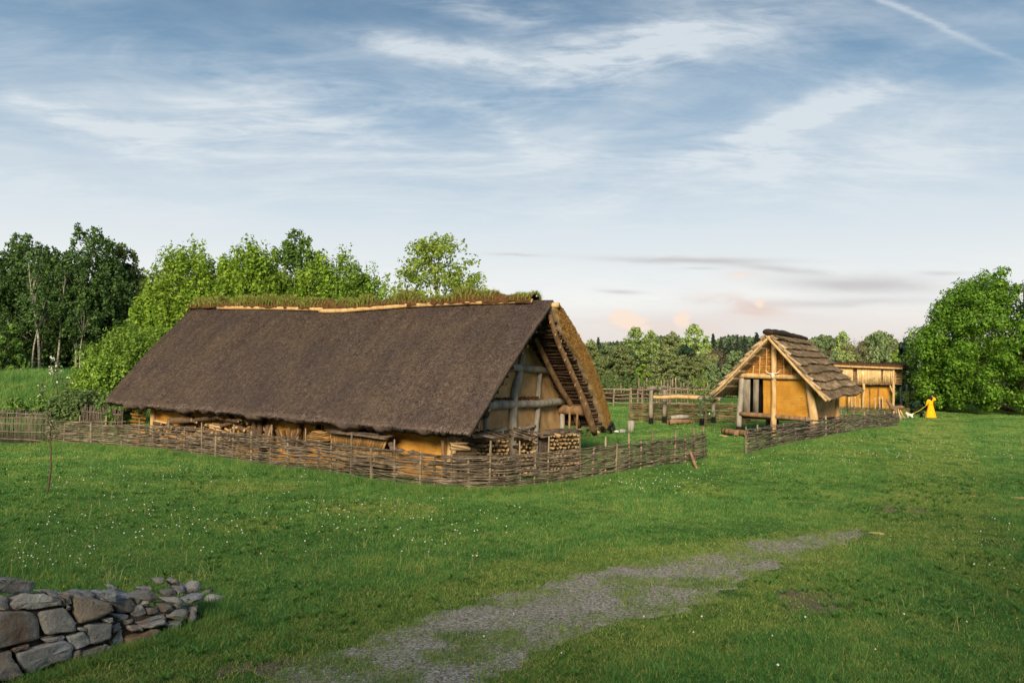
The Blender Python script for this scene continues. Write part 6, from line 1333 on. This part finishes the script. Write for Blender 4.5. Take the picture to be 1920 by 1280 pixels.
NAMES = {'green': ('broadleaf_tree', 'tree'), 'fresh': ('broadleaf_tree', 'tree'), 'olive': ('broadleaf_tree', 'tree'), 'dark': ('broadleaf_tree', 'tree'), 'spruce': ('spruce_tree', 'spruce'), 'bare': ('bare_tree', 'tree'), 'scrub': ('shrub', 'shrub'), 'poplar': ('poplar_tree', 'poplar')}
def far(px, top, Y, Wpx, kind, lab, grp='trees of the distant wood'):
    f, H_, Wd = fit(px, top, Y, Wpx); h0, w0 = DIM[kind]; me = PR[kind][R.integers(0, len(PR[kind]))]; plant(NAMES[kind][0], lab, NAMES[kind][1], f, me, (Wd / w0 * (1.6 if kind == 'spruce' else 1.22), Wd / w0 * (1.6 if kind == 'spruce' else 1.22), H_ / h0 * 1.0), R.uniform(0, 6.28), grp)
for a in [(1078, 640, 128, 50, 'green', 'mid-green tree of the distant wood touching the golden thatch edge'), (1104, 638, 130, 44, 'olive', 'olive tree of the distant wood just right of the thatch edge'), (1121, 631, 140, 18, 'spruce', 'single dark spruce left of the brightest tree in the distant wood'), (1140, 638, 140, 44, 'green', 'soft green tree between the lone spruce and the brightest tree'),
          (1161, 643, 120, 52, 'olive', 'olive tree with pale forked trunks at the edge of the distant wood'), (1192, 614, 132, 62, 'fresh', 'tall bright-green tree in the left part of the distant wood'), (1219, 620, 134, 44, 'fresh', 'bright-green tree half merged with the tall one beside it'), (1247, 652, 112, 56, 'olive', 'rounded yellow-green tree standing forward of the distant wood'),
          (1258, 622, 136, 50, 'olive', 'olive-brown crown behind the forward yellow-green tree'), (1302, 609, 136, 62, 'fresh', 'highest bright-green tree of the distant wood, pointed top'), (1285, 648, 128, 50, 'dark', 'dark tree below the highest bright one'), (1204, 672, 116, 16, 'poplar', 'narrow light tree before the dark middle of the distant wood'),
          (1337, 624, 140, 20, 'spruce', 'first dark spruce right of the highest bright tree'), (1352, 630, 142, 18, 'spruce', 'second dark spruce, shorter, right of the highest bright tree'), (1368, 634, 140, 22, 'spruce', 'low dark spruce in the row left of the hut roof'), (1383, 626, 140, 18, 'spruce', 'dark spruce with a ragged top left of the hut roof'), (1396, 627, 142, 18, 'spruce', 'dark spruce next to the ragged one'), (1419, 622, 138, 26, 'spruce', 'broad dark spruce directly above the left hut roof'),
          (1347, 648, 122, 54, 'bare', 'leafless brown tree in the distant wood left of the hut'), (1312, 662, 118, 40, 'olive', 'dull olive tree below the spruces'), (1336, 678, 112, 30, 'green', 'pale green young tree before the leafless brown one'), (1380, 652, 120, 44, 'green', 'green tree behind the left eave of the hut'), (1280, 666, 118, 44, 'olive', 'olive tree in the middle of the distant wood'), (1228, 668, 126, 40, 'dark', 'dark tree behind the forward yellow-green one'),
          (1180, 660, 126, 44, 'dark', 'dark tree behind the pale forked trunks'), (1130, 668, 122, 34, 'olive', 'brownish olive tree low in the left of the distant wood'),
          (1528, 630, 134, 44, 'green', 'green tree just right of the hut ridge'), (1548, 621, 138, 48, 'green', 'tall green tree right of the hut ridge'), (1580, 622, 138, 46, 'fresh', 'yellow-green tree between the hut and the pile house roof'), (1606, 632, 120, 62, 'bare', 'bare brown tree with pale forked trunks above the pile house'), (1566, 655, 114, 26, 'green', 'small round pale tree left of the bare forked one'), (1630, 630, 136, 40, 'olive', 'olive tree behind the pile house'),
          (1650, 613, 134, 42, 'green', 'tallest tree above the right end of the pile house'), (1672, 628, 136, 44, 'olive', 'brownish tree right of the tallest one over the pile house'), (1712, 616, 134, 50, 'bare', 'leafless grey tree beside the huge bush'), (1680, 642, 114, 12, 'poplar', 'narrow light poplar above the end of the pile house'), (1700, 636, 130, 44, 'dark', 'dark tree between the poplar and the huge bush'), (1732, 640, 128, 50, 'green', 'green tree mostly hidden by the huge bush')]: far(*a)
for k, (px, top, w_) in enumerate([(1092, 690, 34), (1112, 697, 34), (1133, 700, 34), (1147, 690, 30), (1176, 690, 34), (1196, 694, 32), (1214, 702, 34), (1235, 700, 36), (1262, 704, 40), (1290, 700, 36), (1318, 698, 36), (1340, 704, 34), (1362, 700, 36)]):
    far(px, top, 104 + (k % 4) * 2, w_, 'scrub', 'grey-green shrub in the row at the foot of the distant wood', 'shrubs at the foot of the distant wood')
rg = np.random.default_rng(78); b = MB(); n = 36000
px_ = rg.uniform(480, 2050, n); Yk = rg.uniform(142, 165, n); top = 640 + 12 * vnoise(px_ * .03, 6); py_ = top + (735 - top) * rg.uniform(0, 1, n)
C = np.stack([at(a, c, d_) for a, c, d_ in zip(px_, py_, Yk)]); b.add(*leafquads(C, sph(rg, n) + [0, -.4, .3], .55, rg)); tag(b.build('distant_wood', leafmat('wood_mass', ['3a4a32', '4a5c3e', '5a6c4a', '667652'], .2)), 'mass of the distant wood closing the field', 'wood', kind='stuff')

# ------------------------------------------------------------------ grass, flowers, pebbles
def grassmat(name, g, dry):
    m = bpy.data.materials.new(name); m.use_nodes = True; t = NT(m.node_tree)
    out = t.n('ShaderNodeOutputMaterial'); bs = t.n('ShaderNodeBsdfPrincipled', i_Roughness=.55); bs.inputs['Specular IOR Level'].default_value = .25
    p = t.n('ShaderNodeNewGeometry'); rnd = t.n('ShaderNodeObjectInfo').outputs['Random']
    n1 = t.n('ShaderNodeTexNoise', i_Vector=p.outputs['Position'], i_Scale=.28, i_Detail=4, i_Roughness=.6); n2 = t.n('ShaderNodeTexNoise', i_Vector=p.outputs['Position'], i_Scale=1.7, i_Detail=3)
    f = t.m('ADD', t.m('MULTIPLY', n1.outputs[0], .6), t.m('ADD', t.m('MULTIPLY', n2.outputs[0], .4), t.m('MULTIPLY_ADD', rnd, .22, -.11)))
    c = t.ramp(f, [(.30 + .4 * i / (len(g) - 1), lin(h(x))) for i, x in enumerate(g)])
    isl = p.outputs['Random Per Island']; c = t.mix(t.ramp(isl, [(.90, (0, 0, 0)), (.93, (1, 1, 1))]), c, lin(h(dry)))
    c = t.n('ShaderNodeHueSaturation', i_Color=c, i_Value=t.m('MULTIPLY_ADD', isl, .7, .62)).outputs[0]
    t.link(c, bs.inputs['Base Color']); tr = t.n('ShaderNodeBsdfTranslucent', i_Color=c)
    t.link(t.n('ShaderNodeMixShader', i_0=.35, i_1=bs.outputs[0], i_2=tr.outputs[0]).outputs[0], out.inputs[0]); return m
M_grass = grassmat('meadow_grass', ['3f7034', '508640', '62944a', '7da050', '94a45a'], '9a9552')
M_worn = grassmat('worn_grass', ['5e8238', '749446', '8aa350', '9aa45e'], 'a19a62')
GCOL = bpy.data.collections.new('grass_tufts')       # sources, not part of the scene
def tuft(n, rad, hgt, wid, lean, seed, m):
    rg = np.random.default_rng(seed); a = rg.uniform(0, 2 * PI, n); r = rad * np.sqrt(rg.uniform(0, 1, n)); P0 = np.stack([r * np.cos(a), r * np.sin(a), -.01 + 0 * r], 1)
    V, q1, q2 = blades(n, P0, hgt, wid, lean, rg); o = bpy.data.objects.new('tuft', np_mesh('tuft', V, [q1, q2], m)); GCOL.objects.link(o); return o
for k in range(4): tuft(64, .18, .058, .0042, .7, k, M_grass).name = 'tuft_a%d' % k
for k in range(3): tuft(56, .18, .042, .005, .9, 20 + k, M_worn).name = 'tuft_b%d' % k
for k in range(3): tuft(34, .13, .20, .0045, .55, 30 + k, M_grass).name = 'tuft_c%d' % k
L_weed = leafmat('weed_leaves', ['3f6a2c', '527e38', '6a9046'], .3)
for k in range(2):      # flat rosettes of broad leaves
    rg = np.random.default_rng(50 + k); n = 15; P0 = np.zeros((n, 3)); V, q1, q2 = blades(n, P0, .085, .013, 1.25, rg); o = bpy.data.objects.new('tuft', np_mesh('tuft', V, [q1, q2], L_weed)); GCOL.objects.link(o); o.name = 'tuft_d%d' % k
def scatter(name, P, idx, scl, rot, cat_label):
    me = bpy.data.meshes.new(name); me.vertices.add(len(P)); me.vertices.foreach_set('co', P.astype(np.float32).ravel())
    for nm, typ, val in (('pick', 'INT', idx.astype(np.int32)), ('siz', 'FLOAT_VECTOR', scl.astype(np.float32).ravel()), ('rot', 'FLOAT_VECTOR', rot.astype(np.float32).ravel())):
        at_ = me.attributes.new(nm, typ, 'POINT'); at_.data.foreach_set('value' if typ == 'INT' else 'vector', val)
    o = bpy.data.objects.new(name, me); COL.objects.link(o); tag(o, cat_label, 'grass', kind='stuff')
    ng = bpy.data.node_groups.new(name, 'GeometryNodeTree'); ng.interface.new_socket('Geometry', in_out='INPUT', socket_type='NodeSocketGeometry'); ng.interface.new_socket('Geometry', in_out='OUTPUT', socket_type='NodeSocketGeometry')
    N = ng.nodes; gi = N.new('NodeGroupInput'); go = N.new('NodeGroupOutput'); ip = N.new('GeometryNodeInstanceOnPoints'); ci = N.new('GeometryNodeCollectionInfo'); ci.inputs['Collection'].default_value = GCOL; ci.inputs['Separate Children'].default_value = True; ci.inputs['Reset Children'].default_value = True
    def attr(nm, typ): a = N.new('GeometryNodeInputNamedAttribute'); a.data_type = typ; a.inputs['Name'].default_value = nm; return [s for s in a.outputs if s.enabled][0]
    lk = ng.links.new; lk(gi.outputs[0], ip.inputs['Points']); lk(ci.outputs[0], ip.inputs['Instance']); ip.inputs['Pick Instance'].default_value = True
    lk(attr('pick', 'INT'), ip.inputs['Instance Index']); lk(attr('siz', 'FLOAT_VECTOR'), ip.inputs['Scale'])
    er = N.new('FunctionNodeEulerToRotation'); lk(attr('rot', 'FLOAT_VECTOR'), er.inputs[0]); lk(er.outputs[0], ip.inputs['Rotation']); lk(ip.outputs[0], go.inputs[0])
    o.modifiers.new('scatter', 'NODES').node_group = ng; return o
rg = np.random.default_rng(99); PX, PY, SC = [], [], []
for (y0, y1, den, s_) in [(6.8, 11, 120, .95), (11, 16, 85, 1.0), (16, 24, 50, 1.1), (24, 36, 22, 1.25), (36, 55, 9, 1.5), (55, 82, 4, 1.8)]:
    n = int((.70 * (y1 ** 2 - y0 ** 2) + 10 * (y1 - y0)) * den); y = np.sqrt(rg.uniform(y0 ** 2, y1 ** 2, n)); x = rg.uniform(-1, 1, n) * (.70 * y + 5); PX.append(x); PY.append(y); SC.append(np.full(n, s_) * rg.uniform(.7, 1.35, n))
x, y, s_ = np.concatenate(PX), np.concatenate(PY), np.concatenate(SC)
q = np.stack([x, y], 1) - np.array([.0788, 27.7916]); cu, su = math.cos(-.5684), math.sin(-.5684); uu = q[:, 0] * cu + q[:, 1] * su; vv = q[:, 0] * su - q[:, 1] * cu
keep = ~((uu > -16.1) & (uu < .0) & (abs(vv) < 3.6))
td = trackdist(x, y); tn = td + .36 * vnoise2(x * 1.1, y * 1.1, 8) + .30 * vnoise2(x * 3.2, y * 3.2, 9)
keep &= (tn > .92) | (rg.uniform(0, 1, len(x)) < np.clip((tn - .38) * 1.15, .05, 1) + .75 * (vnoise2(x * 1.6, y * 1.6, 41) + .5 * vnoise2(x * 4.5, y * 4.5, 42) > .30))
qw = np.stack([x, y], 1) - W0[:2]; al = qw @ wd_[:2]; ac = qw @ wn_[:2]; LW = np.linalg.norm(W1 - W0); keep &= ~((ac > -.62) & (ac < -.0) & (al < LW * 1.12))
soilp = [(ground(1530, 1127), .62), (ground(1690, 957), .9), (ground(480, 1255), .45)]
for c, r_ in soilp: d = np.hypot((x - c[0]) / 1.25, y - c[1]); keep &= (d > r_ * (1 + .35 * vnoise2(x * 3, y * 3, 4))) | (rg.uniform(0, 1, len(x)) < .5)
x, y, s_, tn = x[keep], y[keep], s_[keep], tn[keep]
worn = (tn < 1.9 + .5 * vnoise2(x * .8, y * .8, 33)) | (np.abs(x - (9.2 + (y - 17) * .55)) < 1.6 + .5 * vnoise2(x, y, 35)) & (y > 16) | (vnoise2(x * .35, y * .35, 14) > .62)
ext = np.clip((1.75 - tn) / .8, 0, 1)
hz_ = np.clip(.72 + .5 * vnoise2(x * .5, y * .5, 21) + .35 * vnoise2(x * 1.9, y * 1.9, 22), .35, 1.9)
idx = np.where(worn, 4 + rg.integers(0, 3, len(x)), rg.integers(0, 4, len(x))); tallp = (~worn) & (rg.uniform(0, 1, len(x)) < .010 * (hz_ > .9)); idx = np.where(tallp, 7 + rg.integers(0, 3, len(x)), idx)
scl = np.stack([s_, s_, s_ * np.where(worn, .9, hz_)], 1)
P = np.stack([x, y, gz(x, y)], 1); rot = np.stack([rg.normal(0, .08, len(x)), rg.normal(0, .08, len(x)), rg.uniform(0, 6.28, len(x))], 1)
P[:, 2] += .010 * (tn < 1)
# longer grass along the feet of the fences and the stone wall
EX = []
def along(pts, n, w_, lo, hi):
    C = curve(np.array(pts), 100); S = path_len(C); s1 = rg.uniform(0, S[-1], n); p = np.stack([np.interp(s1, S, C[:, k]) for k in range(2)], 1) + rg.normal(0, w_, (n, 2)); EX.append((p, rg.uniform(lo, hi, n)))
along(nd, 1500, .14, .5, 1.2); along([p - np.array([0, .16, 0]) for p in nd], 5200, .09, .45, 1.25); along([p - np.array([0, .4, 0]) for p in nd], 1500, .16, .3, .7); along([p - np.array([0, .16, 0]) for p in nd2], 2600, .12, .5, 1.15); along([W0 + wn_ * .12, W1 + wn_ * .1, W1 + wd_ * .8], 300, .08, .25, .7); along([W0 - wn_ * .75, W1 - wn_ * .7, W1 + wd_ * 1.0 - wn_ * .3], 700, .13, .5, 1.15)
ep = np.concatenate([e[0] for e in EX]); es = np.concatenate([e[1] for e in EX]); m_ = len(ep)
P = np.concatenate([P, np.stack([ep[:, 0], ep[:, 1], gz(ep[:, 0], ep[:, 1])], 1)]); idx = np.concatenate([idx, 7 + rg.integers(0, 3, m_)]); scl = np.concatenate([scl, np.stack([.9 + 0 * es, .9 + 0 * es, es], 1)]); rot = np.concatenate([rot, np.stack([rg.normal(0, .1, m_), rg.normal(0, .1, m_), rg.uniform(0, 6.28, m_)], 1)])
nw = 2600; yw = np.sqrt(R.uniform(7.2 ** 2, 26 ** 2, nw)); xw = R.uniform(-.68, .68, nw) * yw; kw = (vnoise2(xw * .4, yw * .4, 61) > -.15) & (trackdist(xw, yw) > .9); xw, yw = xw[kw], yw[kw]; nw = len(xw); sw_ = R.uniform(.7, 1.5, nw)
P = np.concatenate([P, np.stack([xw, yw, gz(xw, yw) + .015], 1)]); idx = np.concatenate([idx, 10 + R.integers(0, 2, nw)]); scl = np.concatenate([scl, np.stack([sw_] * 3, 1)]); rot = np.concatenate([rot, np.stack([0 * xw, 0 * xw, R.uniform(0, 6.28, nw)], 1)])
scatter('grass', P, idx, scl, rot, 'short green meadow grass covering the ground')
# bank grass
n = 5200; px_ = rg.uniform(-60, 300, n); Yk = rg.uniform(36, 56, n); xb_ = np.array([at(a, 750, d_)[0] for a, d_ in zip(px_, Yk)])
scatter('bank_grass', np.stack([xb_, Yk, gz(xb_, Yk)], 1), np.where(rg.uniform(0, 1, n) < .35, 7 + rg.integers(0, 3, n), rg.integers(0, 4, n)), np.stack([1.6 + 0 * xb_] * 2 + [rg.uniform(1.0, 2.2, n)], 1), np.stack([0 * xb_, 0 * xb_, rg.uniform(0, 6, n)], 1), 'rough grass on the bank at left')
# dandelion clocks
def heads(name, pts, r, hgt, mw, label, cat):
    n = len(pts); rg = np.random.default_rng(4); b = MB(); oc = np.array([[1, 0, 0], [.5, .87, 0], [-.5, .87, 0], [-1, 0, 0], [-.5, -.87, 0], [.5, -.87, 0], [0, 0, 1], [0, 0, -1.]]); fc = np.array([[i, (i + 1) % 6, 6] for i in range(6)] + [[(i + 1) % 6, i, 7] for i in range(6)])
    hh = hgt * rg.uniform(.6, 1.3, n); ctr = pts + np.stack([rg.normal(0, .02, n), rg.normal(0, .02, n), hh], 1); rr = r * rg.uniform(.7, 1.2, n)
    b.add((ctr[:, None] + oc[None] * rr[:, None, None]).reshape(-1, 3), (fc[None] + np.arange(n)[:, None, None] * 8).reshape(-1, 3))
    return tag(b.build(name, mw, None, True), label, cat, kind='stuff')
M_fluff = mat('seed_fluff', [h('c9ccc2'), h('e6e8e0')], 40, bump=0); M_petal = mat('yellow_petal', [h('d8b21c'), h('e6c52a')], 40, bump=0)
def pxpts(regs):
    out = []
    for (x0, y0, x1, y1, n) in regs:
        for k in range(n): out.append(ground(R.uniform(x0, x1), R.uniform(y0, y1)))
    return np.array(out)
heads('dandelion_clocks', pxpts([(40, 880, 700, 1010, 110), (100, 960, 900, 1060, 70), (20, 1030, 180, 1075, 28), (560, 940, 1000, 1010, 50), (1130, 870, 1340, 930, 60), (1490, 815, 1900, 870, 110), (1400, 850, 1640, 880, 30), (1780, 980, 1920, 1080, 14), (900, 1160, 1900, 1270, 12), (1150, 790, 1400, 830, 20), (0, 840, 300, 890, 16)]), .017, .15, M_fluff, 'white dandelion seed heads scattered through the meadow', 'flowers')
heads('yellow_flowers', pxpts([(100, 900, 900, 1060, 24), (20, 1080, 500, 1200, 5), (1700, 960, 1920, 1200, 4)]), .013, .10, M_petal, 'small yellow flowers in the meadow', 'flowers')
# pale seed stalks
P0 = pxpts([(60, 920, 900, 1080, 200), (640, 1000, 1100, 1060, 60), (1000, 880, 1400, 950, 60), (1640, 950, 1920, 1200, 45), (200, 1060, 420, 1110, 50)]); b = MB(); V, q1, q2 = blades(len(P0), P0, .24, .0035, .35, R); b.add(V, q1, q2)
tag(b.build('seed_stalks', mat('dry_stalk', [h('9a9460'), h('b8ae7a')], 9, bump=0)), 'thin pale seed stalks standing in the meadow', 'grass', kind='stuff')
# loose stones of the track
n = 3200; i_ = R.integers(0, NP_, n); f_ = R.uniform(-.05, 1.05, n)[:, None]; C = Lc[i_] * (1 - f_) + Rc[i_] * f_ + R.normal(0, .12, (n, 3)); C[:, 2] = gz(C[:, 0], C[:, 1]) + .018
oc = np.array([[1, 0, 0], [0, 1, 0], [-1, 0, 0], [0, -1, 0], [0, 0, .6], [0, 0, -.6]]); fc = np.array([[0, 1, 4], [1, 2, 4], [2, 3, 4], [3, 0, 4], [1, 0, 5], [2, 1, 5], [3, 2, 5], [0, 3, 5]])
V = (C[:, None] + (oc[None] + R.normal(0, .25, (n, 6, 3))) * (.008 + .016 * R.uniform(0, 1, n) ** 3)[:, None, None]).reshape(-1, 3); b = MB(); b.add(V, (fc[None] + np.arange(n)[:, None, None] * 6).reshape(-1, 3))
tag(b.build('pebbles', mat('pebble', [h('6a6862'), h('86837c')], 9, bump=0, island=.4)), 'loose pebbles on the gravel track', 'pebbles', kind='stuff')
# unseen trees added at the viewer's back to shade the near grass
me_ = make_broad(41, 15, 11, .12, 120, 110, .3, L_mid, cr=.12)
for k, (x, y, s_) in enumerate([(-15, -13, 1.0), (-5, -14, .92), (8, -11, 1.05), (19, -9, 1.1)]):
    plant('broadleaf_tree', ['leftmost', 'second', 'third', 'rightmost'][k] + ' of four unseen trees added behind the viewpoint, shading the near grass', 'tree', (x, y, gz1(x, y)), me_, s_, k * 1.7, 'trees behind the viewpoint')
